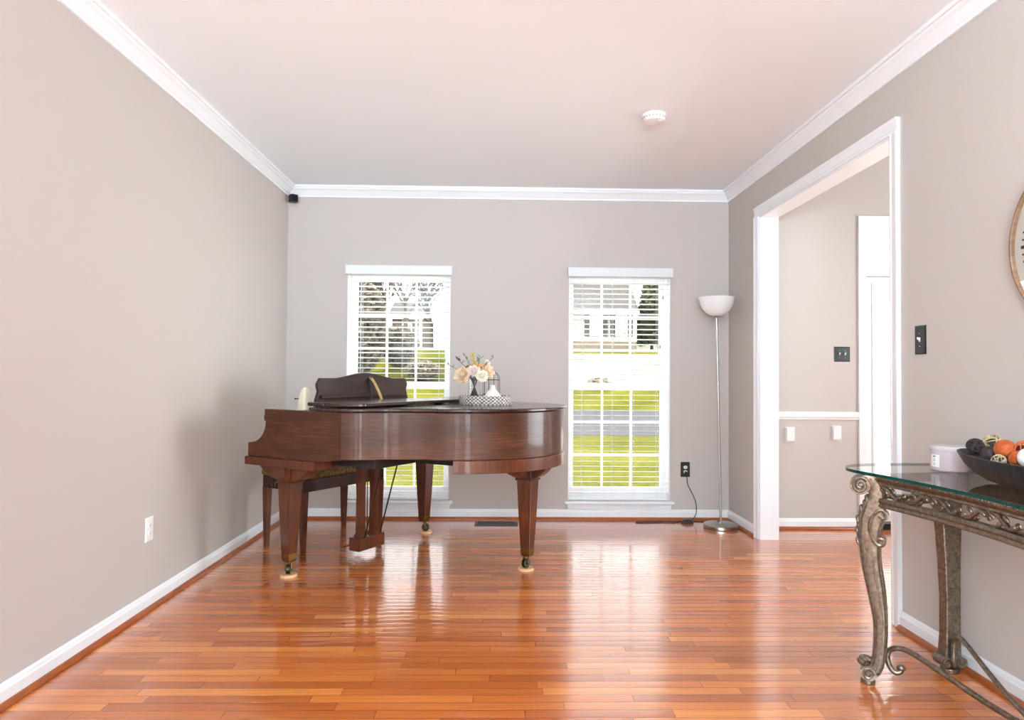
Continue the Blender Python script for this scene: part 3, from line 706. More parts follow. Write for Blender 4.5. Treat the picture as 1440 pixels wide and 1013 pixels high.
# cord: outlet -> inline foot switch -> base, with a spare loop on the floor
def rel(pts): return [Vector(p)-lb for p in pts]
bm = new()
tube(bm, rel(spline([(1.592, D-.012, .395), (1.594, D-.035, .37), (1.605, D-.03, .30), (1.65, D-.03, .21), (1.672, D-.04, .14), (1.664, D-.06, .06), (1.62, D-.10, .022), (1.60, D-.115, .018)], 7)), .0035, 8)
tube(bm, rel(spline([(1.545, D-.12, .016), (1.45, D-.10, .004), (1.30, D-.085, .004), (1.16, D-.11, .004), (1.165, D-.135, .004), (1.26, D-.14, .004), (1.36, D-.125, .004), (1.45, D-.13, .006), (1.50, D-.10, .004), (1.58, D-.06, .004), (1.72, D-.10, .004), (1.81, D-.13, .02), (1.80, D-.20, .032), (1.795, D-.27, .05)], 7)), .0035, 8)
cord = obj('power_cord', bm, m_cord, lampo, smooth=True)
bm = new(); rg = []
for x, h in ((-.05, .008), (-.035, .017), (0, .021), (.035, .017), (.05, .008)): rg.append([(1.573+x-lb.x, D-.12-lb.y-.022, .0), (1.573+x-lb.x, D-.12-lb.y+.022, 0), (1.573+x-lb.x, D-.12-lb.y+.018, h*1.6), (1.573+x-lb.x, D-.12-lb.y-.018, h*1.6)])
loft(bm, rg); obj('foot_switch', bm, m_black, cord, bevel=.004)
bm = new(); cyl(bm, (1.592-lb.x, D-.014-lb.y, .398), .012, .018, 'y', 14); obj('plug', bm, m_black, cord, bevel=.003)

# ------------------------------------------------------------------ wall plates (local: x along wall, -y out of the wall)
def plate(name, lab, cat, loc, rotz, wd, ht, mat, kind, insert, group=None):
    o = thing(name, lab, cat, loc, rotz, group)
    bm = new(); rg = [[(-wd/2*s, y, -ht/2*t), (wd/2*s, y, -ht/2*t), (wd/2*s, y, ht/2*t), (-wd/2*s, y, ht/2*t)] for s, t, y in ((1, 1, -.0004), (1, 1, -.003), (1-.012/wd*1, 1-.012/ht, -.006))]
    loft(bm, rg); obj('cover_plate', bm, mat, o)
    if kind == 'outlet':
        for sz in (-1, 1):
            bm = new(); prism(bm, [(.0165*math.cos(a), sz*.0195+max(-.0125, min(.0125, .0165*math.sin(a)))) for a in [2*PI*k/28 for k in range(28)]], -.0085, -.0058, 'y')
            rc = obj('receptacle', bm, insert, o)
            bm = new()
            for sx in (-1, 1): box(bm, sx*.006-.0011, sx*.006+.0011, -.0087, -.0084, sz*.0195-.001, sz*.0195+.007)
            cyl(bm, (0, -.0086, sz*.0195-.006), .0022, .0006, 'y', 10); obj('slots', bm, m_black, rc)
    if kind.startswith('switch'):
        k = int(kind[-1])
        for i in range(k):
            x = (i-(k-1)/2)*.046
            bm = new(); rg = [[(x-a, y, z-b), (x+a, y, z-b), (x+a, y, z+b), (x-a, y, z+b)] for a, b, y, z in ((.005, .011, -.005, 0), (.0045, .006, -.010, .004), (.0038, .005, -.018, .008))]
            loft(bm, rg); obj('toggle', bm, insert, o, bevel=.001)
    for x, z in ([(0, 0)] if kind == 'outlet' else [((i-(int(kind[-1])-1)/2)*.046, s*.030) for i in range(int(kind[-1])) for s in (-1, 1)] if kind.startswith('switch') else []):
        bm = new(); cyl(bm, (x, -.0064, z), .0028, .0016, 'y', 10); obj('screw', bm, m_steel if mat is not m_plastic else m_plastic, o)
    return o
plate('electrical_outlet', 'black outlet plate with a plugged-in cord between window and floor lamp', 'outlet', (1.590, D, .424), 0, .078, .125, m_black, 'outlet', m_plastic)
plate('electrical_outlet', 'white outlet plate low on the left wall', 'outlet', (XL, 3.515, .408), -PI/2, .076, .122, m_plastic, 'outlet', m_plastic) .rotation_euler.z = PI/2
plate('light_switch', 'black single toggle switch plate on the right wall beside the doorway', 'light switch', (XR, 3.094, 1.389), -PI/2, .082, .134, m_black, 'switch1', m_plastic)
plate('light_switch', 'black double toggle switch plate on the foyer wall', 'light switch', (2.765, DF, 1.40), 0, .128, .12, m_black, 'switch2', m_plastic)
for x, z, lab in ((2.34, .752, 'white outlet cover box under the chair rail nearest the cased opening'), (2.716, .765, 'white outlet cover box under the chair rail nearest the front door')):
    o = thing('outlet_cover', lab, 'outlet cover', (x, DF, z), 0, 'white outlet covers under the chair rail')
    bx('cover_plate', (-.037, .037, -.006, -.0004, -.06, .06), m_plastic, o, bevel=.002)
    bx('cover_box', (-.032, .032, -.022, -.006, -.05, .054), m_plastic, o, bevel=.004)
    bm = new(); cyl(bm, (0, -.023, -.045), .007, .006, 'y', 14); obj('latch', bm, m_plastic, o)

# floor vent
fv = thing('floor_vent', 'black metal floor register in the floor below the back wall', 'vent', (-.006, 5.525, .0))
bm = new(); box(bm, -.175, .175, -.068, -.05, .0, .006); box(bm, -.175, .175, .05, .068, .0, .006); box(bm, -.175, -.15, -.05, .05, .0, .006); box(bm, .15, .175, -.05, .05, .0, .006)
obj('frame', bm, plain('dark_vent_metal', srgb(40, 46, 50), .4, .5, var=.1), fv, bevel=.002)
bm = new()
for k in range(24): box(bm, -.15+k*.0125+.002, -.15+k*.0125+.0075, -.05, .05, .001, .004)
for y in (-.018, .018): box(bm, -.15, .15, y-.004, y+.004, .001, .0045)
obj('louvers', bm, m_blackmetal, fv)
# smoke detector
sd = thing('smoke_detector', 'round white smoke detector on the ceiling', 'smoke detector', (.93, 4.03, H))
bm = new(); lathe(bm, [(0, 0), (.072, 0), (.072, -.012), (.068, -.016), (.066, -.022), (.068, -.026), (.060, -.04), (.035, -.044), (0, -.044)], 40); obj('housing', bm, plain('smoke_detector_white', srgb(238, 232, 228), .4, var=.01), sd, smooth=True, angle=30)
bm = new()
for k in range(20):
    a = 2*PI*k/20; cyl(bm, (.066*math.cos(a), .066*math.sin(a), -.022), .004, .006, 'z', 8)
obj('vent_slots', bm, plain('grey_slot', srgb(150, 146, 142), .6), sd)
bm = new(); cyl(bm, (.028, -.03, -.045), .012, .004, 'z', 16); obj('test_button', bm, m_plastic, sd)
# corner speaker
cs = thing('corner_speaker', 'small black cube speaker mounted in the corner under the crown moulding', 'speaker', (XL+.058, D-.058, 2.672), math.radians(40))
bx('cabinet', (-.03, .03, -.03, .03, -.03, .034), m_black, cs, bevel=.006)
bx('grille', (-.025, .025, -.034, -.0305, -.025, .029), plain('dark_speaker_cloth', srgb(12, 12, 13), .9), cs)
bm = new(); tube(bm, [(0, .028, 0), (0, .055, .004)], .007, 10); obj('wall_bracket', bm, m_plastic, cs)

# ------------------------------------------------------------------ console table (runs along the right wall, half of it outside the frame)
YC = 2.10
tab = thing('console_table', 'antique silver console table with carved scroll legs and glass top', 'console table', (1.72, YC, 0))
def T(x, y, z): return (x-1.72, y-YC, z)
hp = [(1.936, 2.962), (1.80, 2.960), (1.62, 2.942), (1.51, 2.890), (1.457, 2.80), (1.462, 2.70), (1.494, 2.58), (1.522, 2.43), (1.545, 2.27), (1.558, 2.10)]
full = [Vector((a, b, 0)) for a, b in hp] + [Vector((a, 2*YC-b, 0)) for a, b in hp[-2::-1]]
gp = spline(full, 6)
bm = new(); prism(bm, [(p.x-1.72, p.y-YC) for p in gp], .823, .835)
gt = obj('glass_top', bm, [m_tabglass, m_edge], tab); gt['label'] = 'clear glass top with green edge'
for p in gt.data.polygons: p.material_index = 1 if abs(p.normal.z) < .5 else 0
def sm(y): # front apron line
    t = abs(y-YC)/.60; return 1.581-.085*min(1.3, t)**2
ys = [YC+.59*(k/20*2-1) for k in range(21)]
def apron_prof(prof, name, mat=m_silver):
    bm = new(); loft(bm, [[T(sm(y)+p, y, q) for p, q in prof] for y in ys]); return obj(name, bm, mat, tab, smooth=True, angle=35)
apron_prof([(-.012, .8225), (.03, .8225), (.03, .785), (-.002, .785), (-.006, .79), (-.004, .797), (-.012, .803), (-.016, .812)], 'apron_top_rail')
apron_prof([(-.006, .737), (.025, .737), (.025, .700), (-.004, .700), (-.010, .706), (-.006, .716), (-.010, .724)], 'apron_bottom_rail')
# pierced carving between the rails
bm = new(); n = 9
for k in range(n):
    y0 = YC+.57-(k+.5)*1.14/n; L = 1.14/n; sg = 1 if k % 2 == 0 else -1
    pts = []
    for j in range(15):
        t = j/14; y = y0+L*.5-L*t; z = .761+sg*.019*math.sin(2*PI*t*.9); pts.append(T(sm(y)+.006, y, z))
    tube(bm, pts, [.004+.005*math.sin(PI*j/14) for j in range(15)], 8)
    for q, ang in ((.18, 1), (.42, -1), (.66, 1), (.86, -1)):
        y = y0+L*.5-L*q; z = .761+sg*ang*.012
        ball(bm, T(sm(y)+.002, y, z), .013, .5, 1.25, .62, 10, 6, Matrix.Rotation(sg*ang*.6, 4, 'X'))
    cy_ = y0+L*.5-.012; ctr = [T(sm(cy_)+.0, cy_+.011*(1-t)*math.cos(t*3*PI), .762+.011*(1-t)*math.sin(t*3*PI)) for t in [i/14*.9 for i in range(15)]]
    tube(bm, ctr, .0035, 6)
obj('carved_frieze', bm, m_silver, tab, smooth=True)
bm = new()
for k in range(86):
    y = YC+.585-1.17*k/85; ball(bm, T(sm(y)-.013, y, .8175), .0055, u=8, v=5)
obj('beaded_edge', bm, m_silver, tab, smooth=True)
# side aprons and back rail
bm = new()
for s in (1, -1):
    yy = YC+s*.61; yb = YC+s*.66
    for za, zb in ((.79, .8225), (.70, .735)):
        v = [T(1.51, yy, 0), T(1.86, yb, 0)]
        loft(bm, [[(p[0], p[1]-.014, za), (p[0], p[1]+.014, za), (p[0], p[1]+.014, zb), (p[0], p[1]-.014, zb)] for p in v])
box(bm, 1.90-1.72, 1.925-1.72, -.66, .66, .755, .8225)
obj('side_rails', bm, m_silver, tab)
# front legs: S-profile in the XZ plane
LL = [(1.440, .762), (1.478, .775), (1.481, .735), (1.462, .708), (1.447, .675), (1.437, .638), (1.437, .565), (1.444, .534), (1.452, .469), (1.477, .356), (1.498, .255), (1.500, .179), (1.492, .097), (1.470, .058), (1.455, .03), (1.46, .018)]
RR = [(1.452, .822), (1.502, .822), (1.534, .793), (1.548, .748), (1.547, .692), (1.541, .641), (1.528, .60), (1.526, .54), (1.529, .476), (1.543, .382), (1.551, .281), (1.550, .179), (1.539, .089), (1.520, .045), (1.497, .022), (1.47, .016)]
def spiral(c, R, turns, y, a0, sg, n=36):
    return [(c[0]+R*(1-.85*t)*math.cos(a0+sg*2*PI*turns*t), y, c[1]+R*(1-.85*t)*math.sin(a0+sg*2*PI*turns*t)) for t in [i/(n-1) for i in range(n)]]
def front_leg(s):
    ca, sa = math.cos(math.radians(29)), math.sin(math.radians(29))
    T0 = T
    def L_(x, y, z):     # the leg is turned about its own axis so that the scroll points out past the corner
        dx, dy = (x-1.50)*.88, y-yc
        return T0(1.50+dx*ca+s*dy*sa, yc-s*dx*sa+dy*ca, z)
    leg_rot = Matrix.Rotation(-s*math.radians(29), 4, 'Z')
    def lcyl(bm, c, r, h):
        bmesh.ops.create_cone(bm, cap_ends=True, segments=26, radius1=r, radius2=r, depth=h, matrix=Matrix.Translation(Vector(c)) @ leg_rot @ Matrix.Rotation(PI/2, 4, 'X'))
    yc = 2.675 if s > 0 else 2*YC-2.675; th = .028
    A = spline([(a, b, 0) for a, b in LL], 5); B = spline([(a, b, 0) for a, b in RR], 5)
    bm = new(); rg = []
    for i in range(len(A)):
        a, b = A[i], B[i]
        m = (a+b)/2
        rg.append([L_(a.x, yc-th*.7, a.y), L_(m.x, yc-th, m.y), L_(b.x, yc-th*.85, b.y), L_(b.x+.004, yc, b.y), L_(b.x, yc+th*.85, b.y), L_(m.x, yc+th, m.y), L_(a.x, yc+th*.7, a.y), L_(a.x-.004, yc, a.y)])
    loft(bm, rg)
    leg = obj('leg', bm, m_silver, tab, smooth=True, bevel=.003)
    for cc, hr, hw_, sr, trn, a_ in (((1.447, .783), .037, .06, .034, 1.9, .6), ((1.478, .046), .029, .066, .026, 1.5, 0)):
        bm = new(); lcyl(bm, L_(cc[0], yc, cc[1]), hr, hw_)
        for sd_ in (-1, 1): tube(bm, [L_(*p) for p in spiral(cc, sr, trn, yc+sd_*(hw_/2+.003), a_, 1)], .0062, 8)
        obj('scroll', bm, m_silver, leg, smooth=True, bevel=.003)
    bm = new()
    for sd_ in (-1, 1):
        y = yc+sd_*.024
        c = spline([(1.522, .668, 0), (1.538, .658, 0), (1.546, .672, 0), (1.536, .688, 0), (1.515, .684, 0), (1.492, .655, 0), (1.485, .62, 0), (1.492, .582, 0), (1.510, .556, 0), (1.532, .552, 0), (1.54, .568, 0), (1.528, .578, 0), (1.519, .57, 0)], 4)
        tube(bm, [L_(p.x, y, p.y) for p in c], .0085, 8)
    lcyl(bm, L_(1.543, yc, .668), .017, .058); lcyl(bm, L_(1.536, yc, .566), .014, .056)
    # raised edge beads down the shin
    for sd_ in (-1, 1):
        for q, i0 in ((.10, 14), (.90, 6), (.60, 36)):
            tube(bm, [L_(A[i].x*(1-q)+B[i].x*q, yc+sd_*(.0235 if q != .6 else .0275), A[i].y*(1-q)+B[i].y*q) for i in range(i0, len(A)-10)], .0062 if q != .6 else .004, 6)
    obj('scroll_moulding', bm, m_silver, leg, smooth=True)
    bm = new()
    for k in range(9):
        t = k/8; z = .73-.17*t; i = min(range(12, 40), key=lambda j: abs(A[j].y-z)); x = A[i].x
        for sd_ in (-1, 0, 1): ball(bm, L_(x-.001+.005*(k % 2), yc+sd_*.014, z), .0135, .7, .6, 1.25, 8, 6, Matrix.Rotation(.5*sd_, 4, 'X'))
    for k in range(5):
        a = .6+k*.5; ball(bm, L_(1.478+.032*math.cos(PI-a+.3), yc, .06+.034*math.sin(a)), .016, .8, 1.5, .9, 8, 6)
    obj('acanthus_leaves', bm, m_silver, leg, smooth=True)
    bm = new(); cyl(bm, L_(1.474, yc, .0085), .027, .017, 'z', 20); obj('foot_pad', bm, m_silver, leg, smooth=True, bevel=.003)
for s in (1, -1): front_leg(s)
def back_leg(s):
    yc = 2.79 if s > 0 else 2*YC-2.79; bm = new(); rg = []
    for z, x0, x1, h in ((.81, 1.822, 1.925, .034), (.66, 1.830, 1.918, .032), (.60, 1.836, 1.916, .031), (.45, 1.846, 1.914, .028), (.30, 1.852, 1.914, .026), (.15, 1.851, 1.914, .026), (.07, 1.846, 1.914, .028), (.03, 1.848, 1.910, .028)):
        rg.append([T(x0, yc-h, z), T(x1, yc-h, z), T(x1, yc+h, z), T(x0, yc+h, z)])
    loft(bm, rg); leg = obj('leg', bm, m_silver, tab, bevel=.006)
    bm = new(); box(bm, *[q for p in zip(T(1.826, yc-.038, .622), T(1.926, yc+.038, .645)) for q in p]); obj('leg_band', bm, m_silver, leg, bevel=.009, seg=3)
    for sx, a in ((1.850, 0), (1.912, PI)):
        bm = new(); cyl(bm, T(sx, yc, .045), .022, .064, 'y', 20); tube(bm, [T(*p) for p in spiral((sx, .045), .019, 1.3, yc-.033, a, 1)], .004, 8)
        obj('foot_scroll', bm, m_silver, leg, smooth=True)
    bm = new(); cyl(bm, T(1.881, yc, .008), .035, .016, 'z', 20); obj('foot_pad', bm, m_silver, leg, bevel=.003)
for s in (1, -1): back_leg(s)
# crossing stretchers meeting at a carved finial
for s in (1, -1):
    Y = lambda y: y if s > 0 else 2*YC-y
    bm = new()
    c = [(1.598, 2.66, .068), (1.592, 2.655, .054), (1.576, 2.66, .050), (1.563, 2.672, .064), (1.556, 2.68, .095), (1.560, 2.675, .128), (1.578, 2.655, .146), (1.605, 2.62, .148), (1.64, 2.52, .128), (1.68, 2.38, .10), (1.71, 2.25, .085), (1.72, 2.15, .09), (1.72, 2.10, .10)]
    tube(bm, [T(p.x, Y(p.y), p.z) for p in spline(c, 6)], .0105, 10); ball(bm, T(1.598, Y(2.66), .066), .016, u=12, v=8)
    obj('stretcher', bm, m_silver, tab, smooth=True)
    bm = new()
    c = [(1.874, 2.755, .035), (1.868, 2.748, .06), (1.872, 2.752, .12), (1.876, 2.74, .15), (1.872, 2.71, .165), (1.86, 2.65, .155), (1.83, 2.50, .12), (1.79, 2.33, .095), (1.75, 2.18, .09), (1.72, 2.10, .10)]
    tube(bm, [T(p.x, Y(p.y), p.z) for p in spline(c, 6)], .0095, 10); obj('stretcher', bm, m_silver, tab, smooth=True)
bm = new(); lathe(bm, [(0, .05), (.018, .055), (.03, .075), (.034, .10), (.026, .12), (.03, .135), (.022, .15)], 20, T(1.72, YC, 0), cap=True)
for k in range(4):
    for j in range(10):
        a = 2*PI*j/10+k*.31; r = .036-.007*k; ball(bm, T(1.72+r*math.cos(a), YC+r*math.sin(a), .158+k*.018), .011, .8, .8, 1.3, 8, 5)
ball(bm, T(1.72, YC, .19), .03, 1, 1, 1.3); obj('finial', bm, m_silver, tab, smooth=True)

# candle, bowl and its balls
GT = .8355
cd = thing('jar_candle', 'pale lilac jar candle with a white label on the glass table top', 'candle', (1.845, 2.73, GT))
m_lilac = plain('lilac_ceramic', srgb(196, 181, 185), .35, var=.02)
bm = new(); lathe(bm, [(0, 0), (.062, 0), (.067, .004), (.068, .012), (.068, .084), (0, .084)], 44); obj('jar', bm, m_lilac, cd, smooth=True, angle=30)
bm = new(); lathe(bm, [(0, .0845), (.070, .0845), (.071, .088), (.071, .098), (.068, .101), (0, .101)], 44); obj('lid', bm, plain('whitish_lid', srgb(206, 195, 194), .4, var=.02), cd, smooth=True, angle=30)
bm = new(); a0 = math.radians(170); da = math.radians(36); rg = []
for k in range(13):
    a = a0+da*k/12; rg.append([(.0682*math.cos(a), .0682*math.sin(a), .016), (.0688*math.cos(a), .0688*math.sin(a), .016), (.0688*math.cos(a), .0688*math.sin(a), .066), (.0682*math.cos(a), .0682*math.sin(a), .066)])
loft(bm, rg); lbl = obj('paper_label', bm, plain('white_label_paper', srgb(244, 240, 238), .6, var=.01), cd)
bm = new()
for z, w0, w1 in ((.056, .32, .62), (.047, .40, .56), (.041, .36, .60), (.030, .42, .55), (.024, .38, .58)):
    A = [a0+da*(w0+(w1-w0)*k/6) for k in range(7)]
    loft(bm, [[(r*math.cos(a), r*math.sin(a), z+d) for r, d in ((.0688, 0), (.0691, 0), (.0691, .0022 if z < .05 else .005), (.0688, .0022 if z < .05 else .005))] for a in A])
obj('label_print', bm, plain('grey_ink', srgb(110, 106, 108), .7), lbl)
bowl_m = NT('charcoal_wood_bowl'); v = bowl_m.coord((1, 6, 1)); f1 = bowl_m.noise(v, 6, 6, .7)
bowl_m.l(bowl_m.ramp(f1, [(.3, srgb(22, 24, 26)), (.55, srgb(44, 47, 50)), (.8, srgb(104, 106, 108))]), bowl_m.p.inputs['Base Color']); bowl_m.set(Roughness=.5); bowl_m.bump(f1, .25, .004)
BC = (1.80, 2.215, GT)
bm = new(); rows = []
NL = 44
def bowl_ring(s, hgt, inset):
    r = []
    for k in range(NL):
        a = 2*PI*k/NL; c, q = math.cos(a), math.sin(a)
        r.append((( .112*s-inset)*math.copysign(abs(c)**.95, c), (.37*(s**.75)-inset*1.4)*math.copysign(abs(q)**1.0, q)*(1), hgt+ .012*abs(q)**4*(hgt/.09)))
    return r
outer = [(.34, 0), (.55, .010), (.74, .030), (.89, .058), (1.0, .092)]
rings = [bowl_ring(s, h_, 0) for s, h_ in outer] + [bowl_ring(1.0, .094, .007)] + [bowl_ring(s, h_+.010, .010) for s, h_ in outer[::-1][1:]]
loft(bm, rings); bowl = tag(obj('dough_bowl', bm, bowl_m.m, smooth=True), 'long charcoal dough bowl of decorative balls on the glass table top', 'bowl'); bowl.location = BC
def mat_ball(name, c1, c2, sc_=40):
    t = NT(name); v = t.coord(); f = t.noise(v, sc_, 5, .7); t.l(t.ramp(f, [(.35, c1), (.65, c2)]), t.p.inputs['Base Color']); t.set(Roughness=.7); t.bump(f, .4, .004); return t.m
def woven_ball(lab, c, r, mat, mcore, nb=16, seed=1, tr=.0024, flat=1.0):
    rr = random.Random(seed); o = thing('decorative_ball', lab, 'ball', c, 0, 'decorative balls in the dough bowl')
    bm = new()
    for k in range(nb):
        n_ = Vector((rr.gauss(0, 1), rr.gauss(0, 1), rr.gauss(0, 1))).normalized(); a = n_.orthogonal().normalized(); b = n_.cross(a); off = rr.uniform(-.45, .45)*r; rad = math.sqrt(r*r-off*off)
        tube(bm, [n_*off+(a*math.cos(2*PI*j/22)+b*math.sin(2*PI*j/22))*rad for j in range(23)], tr, 6)
    obj('woven_strands', bm, mat, o, smooth=True)
    bm = new(); ball(bm, (0, 0, 0), r*.86); obj('core', bm, mcore, o, smooth=True)
def solid_ball(lab, c, r, mat, pump=False, seed=0):
    bm = new(); bmesh.ops.create_icosphere(bm, subdivisions=4, radius=1)
    for v in bm.verts:
        n_ = noise.noise(v.co*2.2+Vector((seed, 0, 0)))*.05+noise.noise(v.co*9+Vector((seed, 3, 0)))*.025
        v.co = v.co*(1+n_ if pump else 1+n_*.15)*r
    o = tag(obj('decorative_ball', bm, mat, smooth=True), lab, 'ball', 'decorative balls in the dough bowl'); o.location = c
m_rat_d = mat_ball('dark_vine', srgb(30, 20, 20), srgb(70, 50, 46)); m_core_d = plain('dark_core', srgb(20, 14, 14), .9)
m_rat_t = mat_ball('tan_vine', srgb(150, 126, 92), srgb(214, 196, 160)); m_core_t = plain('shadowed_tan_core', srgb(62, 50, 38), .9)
m_or = mat_ball('orange_pod', srgb(158, 62, 14), srgb(198, 98, 38), 26); m_rw = mat_ball('rust_vine', srgb(170, 72, 36), srgb(222, 128, 84)); m_core_r = plain('rust_core', srgb(92, 36, 18), .9)
m_wb = mat_ball('white_ball', srgb(232, 226, 220), srgb(246, 242, 238), 8)
woven_ball('dark brown woven vine ball at the far tip of the bowl', (1.772, 2.475, .957), .031, m_rat_d, m_core_d, 13, 2, .0021)
woven_ball('tan woven vine ball behind the dark vine ball', (1.822, 2.455, .972), .034, m_rat_t, m_core_t, 14, 3, .0019)
solid_ball('near-black rough ball between the dark vine ball and the large orange one', (1.778, 2.412, .938), .030, m_rat_d, True, 4)
solid_ball('large lumpy orange ball in the bowl left of the rust vine ball', (1.790, 2.352, .961), .035, m_or, True, 5)
woven_ball('rust orange woven vine ball between the orange balls', (1.826, 2.31, .966), .030, m_rw, m_core_r, 15, 6, .002)
solid_ball('smaller orange ball in front of the rust vine ball', (1.782, 2.282, .936), .029, m_or, True, 7)
woven_ball('grey tan woven ball low under the large orange ball', (1.745, 2.325, .925), .022, m_rat_t, m_core_t, 12, 8, .0015)
solid_ball('smooth white ball at the right picture edge in the bowl', (1.768, 2.215, .947), .035, m_wb, False, 9)
solid_ball('dark plum ball behind the smooth white ball', (1.826, 2.235, .985), .030, mat_ball('plum', srgb(44, 26, 34), srgb(84, 56, 64)), False, 10)

# ------------------------------------------------------------------ wall clock
ck = thing('wall_clock', 'large round taupe wall clock with brown rim at the right picture edge', 'clock', (XR, 2.203, 1.701), -PI/2)
bm = new(); R = 0.313
prof = [(R-.011, -.001), (R-.011, -.024), (R-.008, -.029), (R-.003, -.029), (R, -.024), (R, -.001)]
rings = [[(r*math.cos(2*PI*k/96), y, r*math.sin(2*PI*k/96)) for r, y in prof] for k in range(97)]
loft(bm, rings, cap=False); obj('rim', bm, wood('clock_rim_wood', srgb(92, 66, 48), srgb(128, 98, 76), srgb(150, 120, 96), (3, 3, 60), .5, 0), ck, smooth=True, angle=30)
RF = R-.0105
bm = new(); prism(bm, [(RF*math.cos(2*PI*k/96), RF*math.sin(2*PI*k/96)) for k in range(96)], -.012, -.001, 'y')
obj('dial', bm, plain('taupe_dial', srgb(186, 178, 166), .5, var=.03, scale=9), ck)
zc = -.125; xc = math.sqrt(RF*RF-zc*zc)
bm = new(); a1 = math.atan2(zc, xc)
arc_ = [(RF*.998*math.cos(a), RF*.998*math.sin(a)) for a in [(-PI-a1)+(PI+2*a1)*k/40 for k in range(41)]]
prism(bm, arc_, -.0145, -.0121, 'y'); pan = obj('reflection_panel', bm, plain('white_reflection', srgb(240, 240, 240), .5, var=.02), ck)  # white lined segment painted for a window reflection on the clock face
bm = new()
for z in (-.15, -.18, -.21, -.24, -.27):
    hw = math.sqrt(RF*RF-z*z)*.99; box(bm, -hw, hw, -.0149, -.0144, z-.0012, z+.0012)
obj('reflection_lines', bm, plain('grey_line', srgb(170, 172, 174), .6), pan)
bm = new(); RD = .262
for k in range(60):
    a = 2*PI*k/60; x, z = RD*math.cos(a), RD*math.sin(a)
    if z < zc+.004: continue
    if k % 5 == 0:
        rot = Matrix.Translation((x, -.0128, z)) @ Matrix.Rotation(-a, 4, 'Y') @ Matrix.Diagonal((.016, .0016, .012, 1)); bmesh.ops.create_cube(bm, size=1, matrix=rot)
    else: cyl(bm, (x, -.0128, z), .0042, .0016, 'y', 10)
obj('minute_marks', bm, m_black, ck)
bm = new()
for ang, L, wd in ((2.2, .15, .012), (.6, .22, .008)):
    rot = Matrix.Rotation(-ang, 4, 'Y') @ Matrix.Translation((L/2-.02, -.018, 0)) @ Matrix.Diagonal((L, .002, wd, 1)); bmesh.ops.create_cube(bm, size=1, matrix=rot)
cyl(bm, (0, -.017, 0), .012, .012, 'y', 20); obj('hands', bm, m_black, ck)

# ------------------------------------------------------------------ outside
def gz(x, y):
    if y < 36: return -.62
    if y < 52: return -.62+3.88*((y-36)/16)**1.15
    return 3.26+(y-52)*.03
grass = NT('lawn_grass'); v = grass.coord(); g1 = grass.noise(v, 7, 7, .85); g2 = grass.noise(v, .35, 3)
grass.l(grass.ramp(grass.math('ADD', grass.math('MULTIPLY', g1, .7), grass.math('MULTIPLY', g2, .3)), [(.34, srgb(46, 50, 7)), (.47, srgb(84, 86, 15)), (.62, srgb(112, 110, 34))]), grass.p.inputs['Base Color']); grass.set(Roughness=.95, Specular_IOR_Level=.1)
def strip(name, y0, y1, x0, x1, mat, dz, step=1.5, fx=None):
    bm = new(); ny = max(1, int((y1-y0)/step)); nx = 12; G = []
    for i in range(ny+1):
        y = y0+(y1-y0)*i/ny; G.append([bm.verts.new((x0+(x1-x0)*j/nx, y, gz(0, y)+dz)) for j in range(nx+1)])
    for i in range(ny):
        for j in range(nx): bm.faces.new((G[i][j], G[i][j+1], G[i+1][j+1], G[i+1][j]))
    return obj(name, bm, mat, kind=S)
strip('lawn', 6.2, 120, -70, 70, grass.m, 0)
strip('road', 20.6, 36, -70, 70, plain('pale_asphalt', srgb(62, 63, 65), .9, var=.05, scale=8), .02)
strip('driveway', 41.5, 50.5, 1, 48, plain('bleached_concrete', srgb(150, 146, 130), .9, var=.04, scale=2), .03)
strip('white_view_ground', 8.5, 20.6, 5.2, 30, plain('white_view_fill', srgb(210, 208, 205), .9, var=.03, scale=2), .05)  # white ground added to whiten the view through the front door
strip('far_view_ground', 36, 41.6, 15, 48, plain('pale_view_fill', srgb(208, 207, 201), .9, var=.04, scale=2), .03)  # pale ground added farther out for the same bright door view
strip('bounce_ground', 6.25, 9.6, -4, 2.2, plain('white_bounce_ground', srgb(238, 236, 230), .9, var=.02, scale=2), .05)  # unseen white ground added to bounce sunlight up to the ceiling
strip('porch', 5.75, 8.5, 2.2, 5.5, plain('pale_porch_concrete', srgb(220, 218, 214), .9, var=.04, scale=2), .45)
